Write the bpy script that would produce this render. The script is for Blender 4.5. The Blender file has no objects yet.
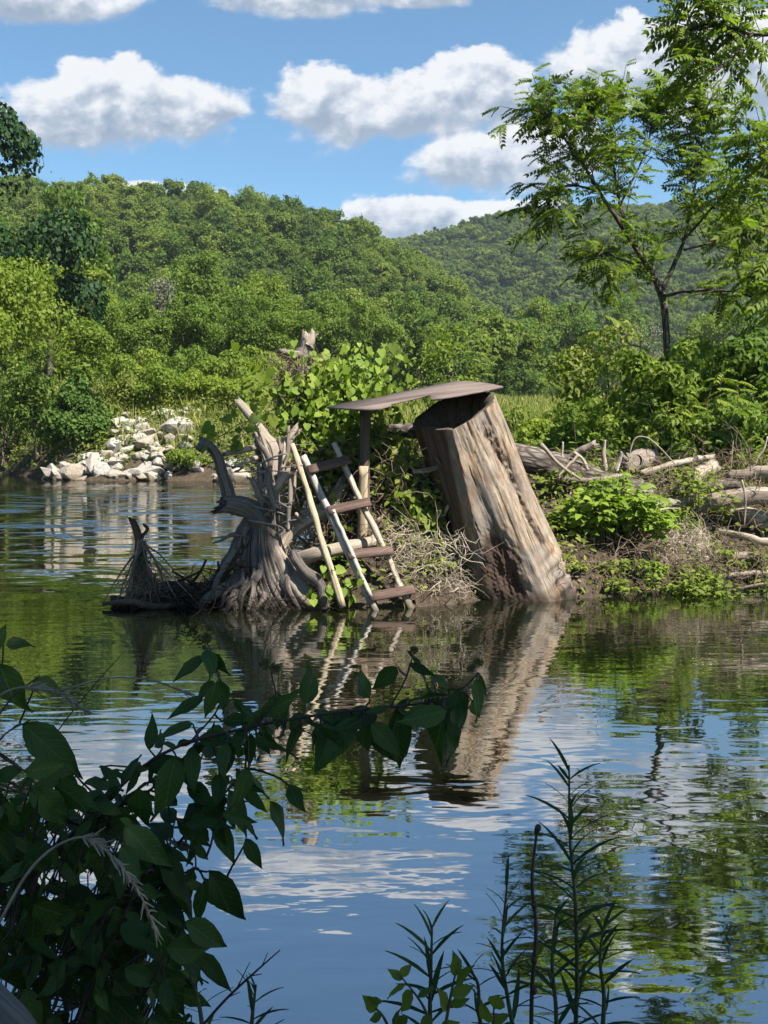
import bpy, bmesh, math, random
import numpy as np
from mathutils import Vector, Matrix

random.seed(5)
rng = np.random.default_rng(11)
scene = bpy.context.scene
COL = scene.collection
H = 1.7
FPX = 1000.0
PITCH = math.atan(67 / FPX)
cp, sp = math.cos(PITCH), math.sin(PITCH)
SUN_E, SUN_A = math.radians(52), math.radians(49)     # elevation, azimuth to the right of straight behind
SUN = np.array([math.sin(SUN_A) * math.cos(SUN_E), -math.cos(SUN_A) * math.cos(SUN_E), math.sin(SUN_E)])

# ------------------------------------------------------------------ measuring helpers
def D(px, py):
    x = (px - 384) / FPX
    y = -(py - 512) / FPX
    return np.array([x, cp + y * sp, -sp + y * cp])

def P(px, py, Y):
    d = D(px, py)
    return np.array([0, 0, H]) + d * (Y / d[1])

def PL(pts):
    return np.array([P(*p[:3]) for p in pts])

def G(px, py, z=0.0):
    d = D(px, py)
    t = (z - H) / d[2]
    return np.array([0, 0, H]) + d * t

def nrmz(v):
    v = np.asarray(v, float)
    return v / np.maximum(np.linalg.norm(v, axis=-1, keepdims=True), 1e-9)

def rand_dir(n, r=None):
    r = r or rng
    return nrmz(r.normal(size=(n, 3)))

def fbm(p, seed=0, freq=1.0, octv=4, gain=0.5):
    r = np.random.default_rng(seed + 1000)
    p = np.asarray(p, float)
    out = np.zeros(len(p))
    a, f, tot = 1.0, freq, 0.0
    for _ in range(octv):
        d = r.normal(size=(6, 3)) * f
        ph = r.uniform(0, 6.28, 6)
        s = np.sin(p @ d.T + ph)
        out += a * (s[:, 0] * s[:, 1] + s[:, 2] * s[:, 3] + s[:, 4] * s[:, 5]) / 1.5
        tot += a
        a *= gain
        f *= 2.03
    return out / tot

def sstep(a, b, x):
    t = np.clip((x - a) / (b - a), 0, 1)
    return t * t * (3 - 2 * t)

# ------------------------------------------------------------------ objects
def tag(o, label=None, cat=None, group=None, kind=None):
    if label: o['label'] = label
    if cat: o['category'] = cat
    if group: o['group'] = group
    if kind: o['kind'] = kind
    return o

def thing(name, label, cat, loc=(0, 0, 0), group=None):
    o = bpy.data.objects.new(name, None)
    o.empty_display_size = 0.2
    COL.objects.link(o)
    o.location = tuple(float(v) for v in loc)
    return tag(o, label, cat, group)

def copy_tree(o, parent=None):
    c = o.copy()
    COL.objects.link(c)
    if parent is not None:
        c.parent = parent
    for ch in list(o.children):
        copy_tree(ch, c)
    return c

class MB:
    def __init__(s):
        s.V, s.F, s.A, s.T, s.n = [], [], [], [], 0

    def add(s, v, faces, grain=None, tone=None):
        v = np.asarray(v, float).reshape(-1, 3)
        for f in faces:
            f = np.asarray(f, int)
            if len(f):
                s.F.append(f + s.n)
        s.V.append(v)
        s.A.append(v if grain is None else np.asarray(grain, float))
        s.T.append(np.zeros(len(v)) if tone is None else np.asarray(tone, float))
        s.n += len(v)
        return s

    def build(s, name, mat, parent=None, origin=None, smooth=False):
        me = bpy.data.meshes.new(name)
        v = np.concatenate(s.V)
        off = np.zeros(3)
        if parent is not None:
            off = np.array(parent.location)
        elif origin is not None:
            off = np.asarray(origin, float)
        me.vertices.add(len(v))
        me.vertices.foreach_set('co', (v - off).astype(np.float32).ravel())
        loops = np.concatenate([f.ravel() for f in s.F]).astype(np.int32)
        tot = np.concatenate([np.full(len(f), f.shape[1]) for f in s.F]).astype(np.int32)
        start = np.concatenate([[0], np.cumsum(tot)[:-1]]).astype(np.int32)
        me.loops.add(len(loops))
        me.polygons.add(len(tot))
        me.loops.foreach_set('vertex_index', loops)
        me.polygons.foreach_set('loop_start', start)
        me.polygons.foreach_set('loop_total', tot)
        if smooth:
            me.polygons.foreach_set('use_smooth', np.ones(len(tot), bool))
        g = me.attributes.new('grain', 'FLOAT_VECTOR', 'POINT')
        g.data.foreach_set('vector', np.concatenate(s.A).astype(np.float32).ravel())
        t = np.concatenate(s.T)
        if np.any(t != 0):
            ta = me.attributes.new('tone', 'FLOAT', 'POINT')
            ta.data.foreach_set('value', t.astype(np.float32))
        me.update(calc_edges=True)
        me.validate()
        me.materials.append(mat)
        o = bpy.data.objects.new(name, me)
        COL.objects.link(o)
        if parent is not None:
            o.parent = parent
        elif origin is not None:
            o.location = tuple(float(q) for q in off)
        return o

# ------------------------------------------------------------------ shapes
def spline(pts, n):
    pts = np.asarray(pts, float)
    m = len(pts)
    if m == 2:
        t = np.linspace(0, 1, n)[:, None]
        return pts[0] * (1 - t) + pts[1] * t
    ext = np.vstack([2 * pts[0] - pts[1], pts, 2 * pts[-1] - pts[-2]])
    u = np.linspace(0, m - 1 - 1e-6, n)
    i = u.astype(int)
    t = (u - i)[:, None]
    p0, p1, p2, p3 = ext[i], ext[i + 1], ext[i + 2], ext[i + 3]
    return 0.5 * (2 * p1 + (p2 - p0) * t + (2 * p0 - 5 * p1 + 4 * p2 - p3) * t ** 2 + (3 * p1 - p0 - 3 * p2 + p3) * t ** 3)

def tube(mb, pts, rad, n=16, sides=10, flute=0.0, nf=5, rough=0.0, seed=0, tone=None, flat=None, twist=0.0, cap=True, jag=0.0):
    path = spline(pts, n)
    rad = np.interp(np.linspace(0, 1, n), np.linspace(0, 1, len(rad)), rad)
    if rough:
        w_ = np.linspace(0, 1, n)[:, None] * [1, 0, 0] * (np.linalg.norm(np.diff(path, axis=0), axis=1).sum() / max(rad.max(), .004))
        ends = np.sin(np.linspace(0, math.pi, n))[:, None] ** .5
        path = path + np.stack([fbm(w_, seed + q, .22, 3) for q in (1, 2, 3)], 1) * rad[:, None] * .42 * ends
        rad = rad * (1 + .22 * fbm(w_, seed + 5, .30, 3))
    tan = nrmz(np.gradient(path, axis=0))
    ref = np.array([0, 0, 1.0]) if abs(tan[0][2]) < 0.9 else np.array([1.0, 0, 0])
    u = nrmz(np.cross(tan[0], ref))
    seg = np.concatenate([[0], np.cumsum(np.linalg.norm(np.diff(path, axis=0), axis=1))])
    V, Gr = [], []
    th = np.linspace(0, 2 * math.pi, sides, endpoint=False)
    r0 = np.random.default_rng(seed)
    ph = r0.uniform(0, 6.28, 4)
    for i in range(n):
        u = u - tan[i] * np.dot(u, tan[i])
        u = u / np.linalg.norm(u)
        w = np.cross(tan[i], u)
        a = th + twist * seg[i]
        k = 1 + flute * (1.1 * np.abs(np.sin(nf / 2 * th + ph[0] * 0 + .4 * np.sin(th + ph[1]))) ** .7 + .5 * np.abs(np.sin(nf * 1.5 * th + .5 * np.sin(2 * th + ph[2] + seg[i]))) - 1.0)
        rr = rad[i] * k
        ring = path[i] + (np.cos(a) * rr)[:, None] * u + (np.sin(a) * rr)[:, None] * w * (flat or 1.0)
        if jag and i in (0, n - 1):
            ring = ring + tan[i] * (1 if i else -1) * (rad[i] * jag * (np.random.default_rng(seed + i).normal(size=sides) * .6 + np.sin(th + seed)))[:, None]
        V.append(ring)
        Gr.append(np.stack([np.cos(th) * rad.max(), np.sin(th) * rad.max(), np.full(sides, seg[i])], 1) + seed * 0.37)
    V = np.concatenate(V)
    Gr = np.concatenate(Gr)
    if rough:
        nn = fbm(V, seed, 6.0 / max(rad.max() * 6, 0.05), 3)
        cen = np.repeat(path, sides, 0)
        V = cen + (V - cen) * (1 + rough * nn)[:, None]
    f = []
    I = np.arange(n - 1)[:, None] * sides
    J = np.arange(sides)[None, :]
    J2 = (J + 1) % sides
    q = np.stack([I + J, I + J2, I + sides + J2, I + sides + J], -1).reshape(-1, 4)
    fs = [q]
    if cap:
        V = np.vstack([V, path[0] + tan[0] * rad[0] * jag, path[-1] - tan[-1] * rad[-1] * jag])
        Gr = np.vstack([Gr, Gr[0] * 0, Gr[0] * 0 + [0, 0, seg[-1]]])
        j = np.arange(sides)
        fs.append(np.stack([(j + 1) % sides, j, np.full(sides, n * sides)], 1))
        b = (n - 1) * sides
        fs.append(np.stack([b + j, b + (j + 1) % sides, np.full(sides, n * sides + 1)], 1))
    tn = None
    if tone is not None:
        tn = np.full(len(V), float(tone))
    mb.add(V, fs, Gr, tn)
    return path

def sticks(mb, p0, p1, r0, r1, bend=0.0, sides=4, segs=3, seed=0, tone=None):
    """many thin rods at once"""
    p0, p1 = np.asarray(p0, float), np.asarray(p1, float)
    m = len(p0)
    rr = np.random.default_rng(seed)
    ax = p1 - p0
    L = np.linalg.norm(ax, axis=1, keepdims=True)
    a = nrmz(ax)
    u = nrmz(np.cross(a, rand_dir(m, rr)))
    w = np.cross(a, u)
    t = np.linspace(0, 1, segs + 1)
    bd = rand_dir(m, rr) * L * bend
    th = np.linspace(0, 2 * math.pi, sides, endpoint=False)
    r0 = np.broadcast_to(r0, (m,)); r1 = np.broadcast_to(r1, (m,))
    V = np.zeros((m, segs + 1, sides, 3))
    Gr = np.zeros_like(V)
    jit = rr.normal(size=(m, segs + 1, 3)) * (L[:, None] * bend * 0.25)
    for i, ti in enumerate(t):
        c = p0 + ax * ti + bd * (4 * ti * (1 - ti)) + jit[:, i]
        rad = r0 * (1 - ti) + r1 * ti
        for j, tj in enumerate(th):
            V[:, i, j] = c + (u * math.cos(tj) + w * math.sin(tj)) * rad[:, None]
            Gr[:, i, j] = np.stack([np.full(m, math.cos(tj) * 0.03) + np.arange(m), np.full(m, math.sin(tj) * 0.03), ti * L[:, 0]], 1)
    base = (np.arange(m) * (segs + 1) * sides)[:, None, None]
    I = (np.arange(segs) * sides)[None, :, None]
    J = np.arange(sides)[None, None, :]
    J2 = (J + 1) % sides
    q = np.stack([base + I + J, base + I + J2, base + I + sides + J2, base + I + sides + J], -1).reshape(-1, 4)
    tn = None
    if tone is not None:
        tn = np.repeat(np.broadcast_to(tone, (m,)), (segs + 1) * sides)
    mb.add(V.reshape(-1, 3), [q], Gr.reshape(-1, 3), tn)

def plank(mb, p0, p1, width, thick, face, n=10, wob=0.004, seed=0, chip=0.0):
    """a sawn board from p0 to p1; face = direction its wide side looks"""
    p0, p1 = np.asarray(p0, float), np.asarray(p1, float)
    a = nrmz(p1 - p0)
    f = np.asarray(face, float)
    f = nrmz(f - a * np.dot(f, a))
    s = np.cross(a, f)
    L = np.linalg.norm(p1 - p0)
    rr = np.random.default_rng(seed)
    V, Gr = [], []
    for i in range(n):
        t = i / (n - 1)
        c = p0 + a * L * t + s * rr.normal() * wob + f * rr.normal() * wob * 0.5
        w1 = width / 2 - abs(rr.normal()) * chip
        w2 = width / 2 - abs(rr.normal()) * chip
        for (x, y) in ((-w1, -thick / 2), (w2, -thick / 2), (w2, thick / 2), (-w1, thick / 2)):
            V.append(c + s * x + f * y)
            Gr.append((x + seed, y, t * L))
    fs = []
    for i in range(n - 1):
        for j in range(4):
            fs.append((i * 4 + j, i * 4 + (j + 1) % 4, i * 4 + 4 + (j + 1) % 4, i * 4 + 4 + j))
    fs.append((3, 2, 1, 0))
    b = (n - 1) * 4
    fs.append((b, b + 1, b + 2, b + 3))
    mb.add(V, [np.array(fs)], Gr)

def mirror(v):
    return [(x, -y, z) for x, y, z in v]

DIAMOND = (np.array([(0, 0, 0), (0.45, 0.26, 0.05), (1, 0, -0.08), (0.45, -0.26, 0.05)]), [np.array([(0, 1, 2), (0, 2, 3)])])
CLUMP = (np.array([(-.5, 0, -.05), (-.1, .45, .03), (.5, .12, -.08), (.15, -.5, .05)]), [np.array([(0, 2, 1), (0, 3, 2)])])
OVATE = (np.array([(0, 0, 0), (.22, .22, .06), (.25, 0, 0), (.22, -.22, .06), (.62, .19, .01), (.65, 0, -.05), (.62, -.19, .01), (1, 0, -.16)]),
         [np.array([(0, 2, 1), (0, 3, 2), (4, 5, 7), (5, 6, 7)]), np.array([(1, 2, 5, 4), (2, 3, 6, 5)])])
HEART = (np.array([(0, 0, 0), (-.16, .26, .03), (.16, .5, .05), (.6, .36, 0), (1, 0, -.14), (.6, -.36, 0), (.16, -.5, .05), (-.16, -.26, .03), (.4, 0, -.04)]),
         [np.array([(0, 8, 2, 1), (8, 4, 3, 2), (0, 7, 6, 8), (8, 6, 5, 4)])])
def _lance():
    ts = [0, .12, .35, .6, .82, 1]
    ws = [.015, .05, .075, .065, .04, .0]
    v, f = [], []
    for t, w in zip(ts, ws):
        z = -.28 * t * t + .12 * t
        v += [(t, w, z + .02), (t, 0, z), (t, -w, z + .02)]
    for i in range(len(ts) - 1):
        b = i * 3
        f += [(b, b + 1, b + 4, b + 3), (b + 1, b + 2, b + 5, b + 4)]
    return np.array(v), [np.array(f)]
LANCE = _lance()
def _broad():
    ts = [0, .1, .28, .5, .72, .88, 1]
    ws = [.01, .15, .25, .24, .145, .055, 0]
    v, f = [], []
    for i, (t, w) in enumerate(zip(ts, ws)):
        z = -.22 * t * t + .05 * t
        e = .018 * (-1) ** i
        v += [(t, w, z + .05 + e), (t, w * .5, z + .035 - e * .5), (t, 0, z), (t, -w * .5, z + .035 + e * .5), (t, -w, z + .05 - e)]
    for i in range(len(ts) - 1):
        for k in range(4):
            b = i * 5 + k
            f.append((b, b + 1, b + 6, b + 5))
    return np.array(v), [np.array(f)]
BROAD = _broad()
def _curl(T, k, tw):
    v = T[0].copy()
    a = tw * v[:, 0]
    y, z = v[:, 1].copy(), v[:, 2].copy()
    v[:, 1] = y * np.cos(a) - z * np.sin(a) + k * .3 * v[:, 0] ** 2
    v[:, 2] = y * np.sin(a) + z * np.cos(a) - k * abs(k) * 0 - .25 * abs(k) * v[:, 0] ** 2
    return v, T[1]
BROADS = [BROAD, _curl(BROAD, .35, .9), _curl(BROAD, -.3, -1.0), _curl(BROAD, .1, .5)]
def _frond(pairs=7, ll=.27, lw=.1):
    V, F = [], []
    def zc(s): return -.46 * s * s
    for s in np.linspace(.18, .96, pairs):
        for sd in (1, -1):
            b = np.array([s, 0, zc(s)])
            L = ll * (1 - .45 * abs(s - .5))
            d = nrmz(np.array([.5, sd * .86, -.6]))
            side = nrmz(np.array([.86, -sd * .5, 0]))
            k = len(V)
            V += [b, b + d * L * .4 + side * lw * .5, b + d * L + [0, 0, -.03], b + d * L * .4 - side * lw * .5]
            F += [(k, k + 1, k + 2), (k, k + 2, k + 3)]
    k = len(V)
    b = np.array([.96, 0, zc(.96)])
    V += [b, b + [.1, lw * .5, -.05], b + [ll * .9, 0, -.17], b + [.1, -lw * .5, -.05]]
    F += [(k, k + 1, k + 2), (k, k + 2, k + 3)]
    Q = []
    k = len(V)
    for s in np.linspace(0, 1, 5):
        V += [np.array([s, .008, zc(s)]), np.array([s, -.008, zc(s)])]
    for i in range(4):
        Q.append((k + 2 * i, k + 2 * i + 1, k + 2 * i + 3, k + 2 * i + 2))
    return np.array(V), [np.array(F), np.array(Q)]
FROND = _frond(6, .33, .16)

def leaves(mb, pos, axis, nrm, size, T, wide=1.0):
    v, fs = T
    pos = np.asarray(pos, float)
    m = len(pos)
    a = nrmz(axis)
    b = nrmz(np.cross(nrm, a))
    c = np.cross(a, b)
    size = np.broadcast_to(size, (m,))
    wide = np.broadcast_to(wide, (m,))
    V = (v[None, :, 0, None] * a[:, None] + (v[None, :, 1, None] * wide[:, None, None]) * b[:, None] + v[None, :, 2, None] * c[:, None]) * size[:, None, None] + pos[:, None]
    off = (np.arange(m) * len(v))[:, None, None]
    gr = np.broadcast_to(v[None] * [1, 1, 0], (m,) + v.shape) + np.array([0, 0, 1.0]) * np.arange(m)[:, None, None] * .37
    mb.add(V.reshape(-1, 3), [(f[None] + off).reshape(-1, f.shape[1]) for f in fs], gr.reshape(-1, 3))

def lobes(r, n, rx, ry, rz, cz, lo=.5, rmin=.2, rmax=.36, zmin=-.6):
    out = []
    while len(out) < n:
        d = nrmz(r.normal(size=3))
        if d[2] < zmin: continue
        k = lo + (1 - lo) * r.random() ** .6
        rad = r.uniform(rmin, rmax)
        s = max(k - rad * .6, 0.0)
        out.append((d[0] * rx * s, d[1] * ry * s, cz + d[2] * rz * s, rad * (rx + ry + rz) / 3))
    return np.array(out)

def scatter_lobes(r, lob, n, jit=.55, up=.35, squash=.85, inner=.6):
    w = lob[:, 3] ** 2
    idx = r.choice(len(lob), n, p=w / w.sum())
    d = rand_dir(n, r)
    d[:, 2] = np.where((d[:, 2] < -.3) & (r.random(n) < .7), -d[:, 2], d[:, 2])
    rad = lob[idx, 3] * (inner + (1.08 - inner) * r.random(n) ** .5)
    pos = lob[idx, :3] + d * rad[:, None] * [1, 1, squash]
    nrm = nrmz(d + np.array([0, 0, up]) + r.normal(size=(n, 3)) * jit)
    ax = nrmz(np.cross(nrm, rand_dir(n, r)) + np.array([0, 0, -.35]))
    return pos, ax, nrm

# ------------------------------------------------------------------ materials
class NT:
    def __init__(s, tree):
        s.t = tree
        s.N = tree.nodes
        s.L = tree.links
    def new(s, typ, **kw):
        n = s.N.new(typ)
        for k, v in kw.items():
            setattr(n, k, v)
        return n
    def put(s, sock, v):
        if hasattr(v, 'is_linked') or hasattr(v, 'links'):
            s.L.new(v, sock)
        else:
            sock.default_value = v
    def m(s, op, a, b=0.0, c=None, clamp=False):
        n = s.new('ShaderNodeMath', operation=op, use_clamp=clamp)
        s.put(n.inputs[0], a)
        s.put(n.inputs[1], b)
        if c is not None: s.put(n.inputs[2], c)
        return n.outputs[0]
    def ramp(s, fac, stops, interp='LINEAR'):
        n = s.new('ShaderNodeValToRGB')
        n.color_ramp.interpolation = interp
        e = n.color_ramp.elements
        while len(e) < len(stops): e.new(0.5)
        for el, (p, c) in zip(e, stops):
            el.position = p
            el.color = (*c, 1) if len(c) == 3 else c
        s.put(n.inputs[0], fac)
        return n.outputs[0]
    def mix(s, fac, a, b, typ='MIX'):
        n = s.new('ShaderNodeMix', data_type='RGBA', blend_type=typ)
        s.put(n.inputs[0], fac)
        s.put(n.inputs[6], a if not isinstance(a, tuple) else (*a, 1))
        s.put(n.inputs[7], b if not isinstance(b, tuple) else (*b, 1))
        return n.outputs[2]
    def noise(s, vec, scale, detail=4, rough=.55, dist=0.0):
        n = s.new('ShaderNodeTexNoise')
        n.inputs['Scale'].default_value = scale
        n.inputs['Detail'].default_value = detail
        n.inputs['Roughness'].default_value = rough
        n.inputs['Distortion'].default_value = dist
        if vec is not None: s.L.new(vec, n.inputs['Vector'])
        return n.outputs['Fac']
    def mapping(s, vec, scale=(1, 1, 1), loc=(0, 0, 0), rot=(0, 0, 0)):
        n = s.new('ShaderNodeMapping')
        n.inputs['Scale'].default_value = scale
        n.inputs['Location'].default_value = loc
        n.inputs['Rotation'].default_value = rot
        s.L.new(vec, n.inputs['Vector'])
        return n.outputs[0]
    def sep(s, vec):
        n = s.new('ShaderNodeSeparateXYZ')
        s.L.new(vec, n.inputs[0])
        return n.outputs
    def attr(s, name):
        n = s.new('ShaderNodeAttribute')
        n.attribute_name = name
        return n

def new_mat(name):
    m = bpy.data.materials.new(name)
    m.use_nodes = True
    m.node_tree.nodes.clear()
    nt = NT(m.node_tree)
    out = nt.new('ShaderNodeOutputMaterial')
    return m, nt, out

def mat_leaf(name, dark, mid, light, trans=None, tw=.35, rough=.6, tint=.35, spec=.15, veins=0.0):
    m, nt, out = new_mat(name)
    geo = nt.new('ShaderNodeNewGeometry')
    oi = nt.new('ShaderNodeObjectInfo')
    isl = geo.outputs['Random Per Island']
    f = nt.m('ADD', nt.m('MULTIPLY', isl, 1 - tint), nt.m('MULTIPLY', oi.outputs['Random'], tint))
    col = nt.ramp(f, [(0.0, dark), (.5, mid), (1.0, light)])
    p = nt.new('ShaderNodeBsdfPrincipled')
    if veins:
        gx, gy, gw = nt.sep(nt.attr('grain').outputs['Vector'])
        ay = nt.m('ABSOLUTE', gy)
        mid = nt.m('MULTIPLY_ADD', ay, -90.0, 1.25, clamp=True)
        sv = nt.m('SINE', nt.m('MULTIPLY', nt.m('SUBTRACT', gx, nt.m('MULTIPLY', ay, 1.15)), 52.0))
        side = nt.m('MULTIPLY_ADD', sv, 6.0, -5.0, clamp=True)
        vm = nt.m('MAXIMUM', mid, nt.m('MULTIPLY', side, .55))
        sp = nt.noise(nt.attr('grain').outputs['Vector'], 9.0, 4, .65)
        col = nt.mix(nt.m('MULTIPLY_ADD', sp, 4.0, -2.45, clamp=True), col, (.05, .04, .015))
        shade = nt.noise(nt.attr('grain').outputs['Vector'], 3.0, 2, .5)
        col = nt.mix(nt.m('MULTIPLY', shade, .6), col, nt.mix(1.0, col, (1.6, 1.5, 1.2), 'MULTIPLY'))
        col = nt.mix(nt.m('MULTIPLY', vm, veins), col, nt.mix(1.0, col, (2.6, 2.3, 2.0), 'MULTIPLY'))
        bm_ = nt.new('ShaderNodeBump')
        bm_.inputs['Strength'].default_value = .5
        bm_.inputs['Distance'].default_value = .0015
        nt.L.new(nt.m('SUBTRACT', 1.0, vm), bm_.inputs['Height'])
        nt.L.new(bm_.outputs[0], p.inputs['Normal'])
    nt.L.new(col, p.inputs['Base Color'])
    p.inputs['Roughness'].default_value = rough
    p.inputs['Specular IOR Level'].default_value = spec
    tr = nt.new('ShaderNodeBsdfTranslucent')
    tc = nt.mix(1.0, col, trans or (1.7, 1.9, .9), 'MULTIPLY')
    nt.L.new(tc, tr.inputs['Color'])
    mx = nt.new('ShaderNodeMixShader')
    mx.inputs[0].default_value = tw
    nt.L.new(p.outputs[0], mx.inputs[1])
    nt.L.new(tr.outputs[0], mx.inputs[2])
    nt.L.new(mx.outputs[0], out.inputs['Surface'])
    return m

def mat_wood(name, cols, grain_s=40, along=.07, blotch=None, bump=.5, rough=.8, tone=None, crack=.5, use_obj_rand=0.0):
    """streaky timber: grain attribute runs along z"""
    m, nt, out = new_mat(name)
    g = nt.attr('grain').outputs['Vector']
    n1 = nt.noise(nt.mapping(g, (1, 1, along)), grain_s, 7, .68, .4)
    n2 = nt.noise(nt.mapping(g, (1, 1, along * 1.6)), grain_s * .28, 3, .5, .8)
    n4 = nt.noise(nt.mapping(g, (1, 1, .5)), grain_s * .8, 5, .7)
    f = nt.m('ADD', nt.m('ADD', nt.m('MULTIPLY', n1, .5), nt.m('MULTIPLY', n2, .25)), nt.m('MULTIPLY', n4, .25))
    col = nt.ramp(f, [(.36, cols[0]), (.5, cols[1]), (.63, cols[2])])
    tc = nt.new('ShaderNodeTexCoord').outputs['Object']
    if blotch:
        n3 = nt.noise(tc, 2.6, 6, .68, .6)
        col = nt.mix(nt.ramp(n3, [(.44, (0, 0, 0)), (.60, (.8, .8, .8))]), col, nt.mix(f, tuple(c * .6 for c in blotch), tuple(c * 1.4 for c in blotch)))
        n5 = nt.noise(nt.mapping(tc, (1, 1, .6), loc=(3, 1, 7)), 3.4, 5, .65, .8)
        col = nt.mix(nt.ramp(n5, [(.52, (0, 0, 0)), (.66, (.75, .75, .75))]), col, nt.mix(1.0, col, (.80, .52, .30), 'MULTIPLY'))
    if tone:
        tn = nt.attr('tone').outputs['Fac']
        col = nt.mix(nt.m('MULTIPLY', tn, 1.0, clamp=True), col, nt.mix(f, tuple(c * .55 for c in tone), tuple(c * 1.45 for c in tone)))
    cr = nt.ramp(nt.noise(nt.mapping(g, (1, 1, along * .5)), grain_s * .6, 2, .5), [(.33, (0, 0, 0)), (.4, (1, 1, 1))])
    col = nt.mix(nt.m('MULTIPLY', nt.m('SUBTRACT', 1.0, cr), crack), col, tuple(c * .25 for c in cols[0]))
    zz = nt.sep(nt.new('ShaderNodeNewGeometry').outputs['Position'])[2]
    wet = nt.m('MULTIPLY_ADD', zz, -9.0, nt.m('MULTIPLY_ADD', n2, 1.6, .55), clamp=True)
    col = nt.mix(wet, col, nt.mix(1.0, col, (.34, .32, .28), 'MULTIPLY'))
    if use_obj_rand:
        oi = nt.new('ShaderNodeObjectInfo')
        geo = nt.new('ShaderNodeNewGeometry')
        rnd = nt.m('ADD', nt.m('MULTIPLY', oi.outputs['Random'], .5), nt.m('MULTIPLY', geo.outputs['Random Per Island'], .5))
        k = nt.m('MULTIPLY_ADD', rnd, use_obj_rand * 2, 1 - use_obj_rand)
        vm = nt.new('ShaderNodeVectorMath', operation='SCALE')
        nt.L.new(col, vm.inputs[0])
        nt.L.new(k, vm.inputs['Scale'])
        col = vm.outputs[0]
    p = nt.new('ShaderNodeBsdfPrincipled')
    nt.L.new(col, p.inputs['Base Color'])
    p.inputs['Roughness'].default_value = rough
    p.inputs['Specular IOR Level'].default_value = .2
    b = nt.new('ShaderNodeBump')
    b.inputs['Strength'].default_value = bump
    b.inputs['Distance'].default_value = .012
    hgt = nt.m('ADD', nt.m('MULTIPLY', f, .7), nt.m('MULTIPLY', cr, .3))
    nt.L.new(hgt, b.inputs['Height'])
    nt.L.new(b.outputs[0], p.inputs['Normal'])
    nt.L.new(p.outputs[0], out.inputs['Surface'])
    return m

def mat_bark(name, c0, c1, scale=14, bump=.8):
    m, nt, out = new_mat(name)
    g = nt.attr('grain').outputs['Vector']
    v = nt.mapping(g, (1, 1, .35))
    n1 = nt.noise(v, scale, 6, .65, .6)
    vo = nt.new('ShaderNodeTexVoronoi')
    vo.feature = 'DISTANCE_TO_EDGE'
    vo.inputs['Scale'].default_value = scale * 1.2
    nt.L.new(v, vo.inputs['Vector'])
    e = nt.m('MULTIPLY', vo.outputs['Distance'], 3.0, clamp=True)
    h = nt.m('ADD', nt.m('MULTIPLY', n1, .6), nt.m('MULTIPLY', e, .4))
    col = nt.ramp(h, [(.25, tuple(c * .35 for c in c0)), (.45, c0), (.75, c1)])
    p = nt.new('ShaderNodeBsdfPrincipled')
    nt.L.new(col, p.inputs['Base Color'])
    p.inputs['Roughness'].default_value = .9
    p.inputs['Specular IOR Level'].default_value = .15
    b = nt.new('ShaderNodeBump')
    b.inputs['Strength'].default_value = bump
    b.inputs['Distance'].default_value = .02
    nt.L.new(h, b.inputs['Height'])
    nt.L.new(b.outputs[0], p.inputs['Normal'])
    nt.L.new(p.outputs[0], out.inputs['Surface'])
    return m

def mat_rock():
    m, nt, out = new_mat('limestone')
    tc = nt.new('ShaderNodeTexCoord').outputs['Object']
    oi = nt.new('ShaderNodeObjectInfo')
    n1 = nt.noise(tc, 2.2, 6, .65)
    n2 = nt.noise(tc, 9, 4, .6)
    f = nt.m('ADD', nt.m('MULTIPLY', n1, .6), nt.m('MULTIPLY', n2, .4))
    col = nt.ramp(f, [(.3, (.12, .105, .09)), (.48, (.27, .255, .235)), (.7, (.43, .42, .40))])
    pz = nt.sep(nt.new('ShaderNodeNewGeometry').outputs['Position'])[2]
    wl = nt.m('MULTIPLY_ADD', pz, -4.0, nt.m('MULTIPLY_ADD', n1, 1.2, .55), clamp=True)
    col = nt.mix(wl, col, (.13, .10, .065))
    st = nt.ramp(nt.noise(tc, 1.3, 5, .7), [(.48, (0, 0, 0)), (.66, (1, 1, 1))])
    col = nt.mix(nt.m('MULTIPLY', st, .6), col, (.20, .17, .12))
    warm = nt.mix(oi.outputs['Random'], (1.0, .98, .95), (.95, .82, .66))
    col = nt.mix(1.0, col, warm, 'MULTIPLY')
    p = nt.new('ShaderNodeBsdfPrincipled')
    nt.L.new(col, p.inputs['Base Color'])
    p.inputs['Roughness'].default_value = .85
    b = nt.new('ShaderNodeBump')
    b.inputs['Strength'].default_value = .6
    b.inputs['Distance'].default_value = .08
    nt.L.new(f, b.inputs['Height'])
    nt.L.new(b.outputs[0], p.inputs['Normal'])
    nt.L.new(p.outputs[0], out.inputs['Surface'])
    return m

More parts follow.
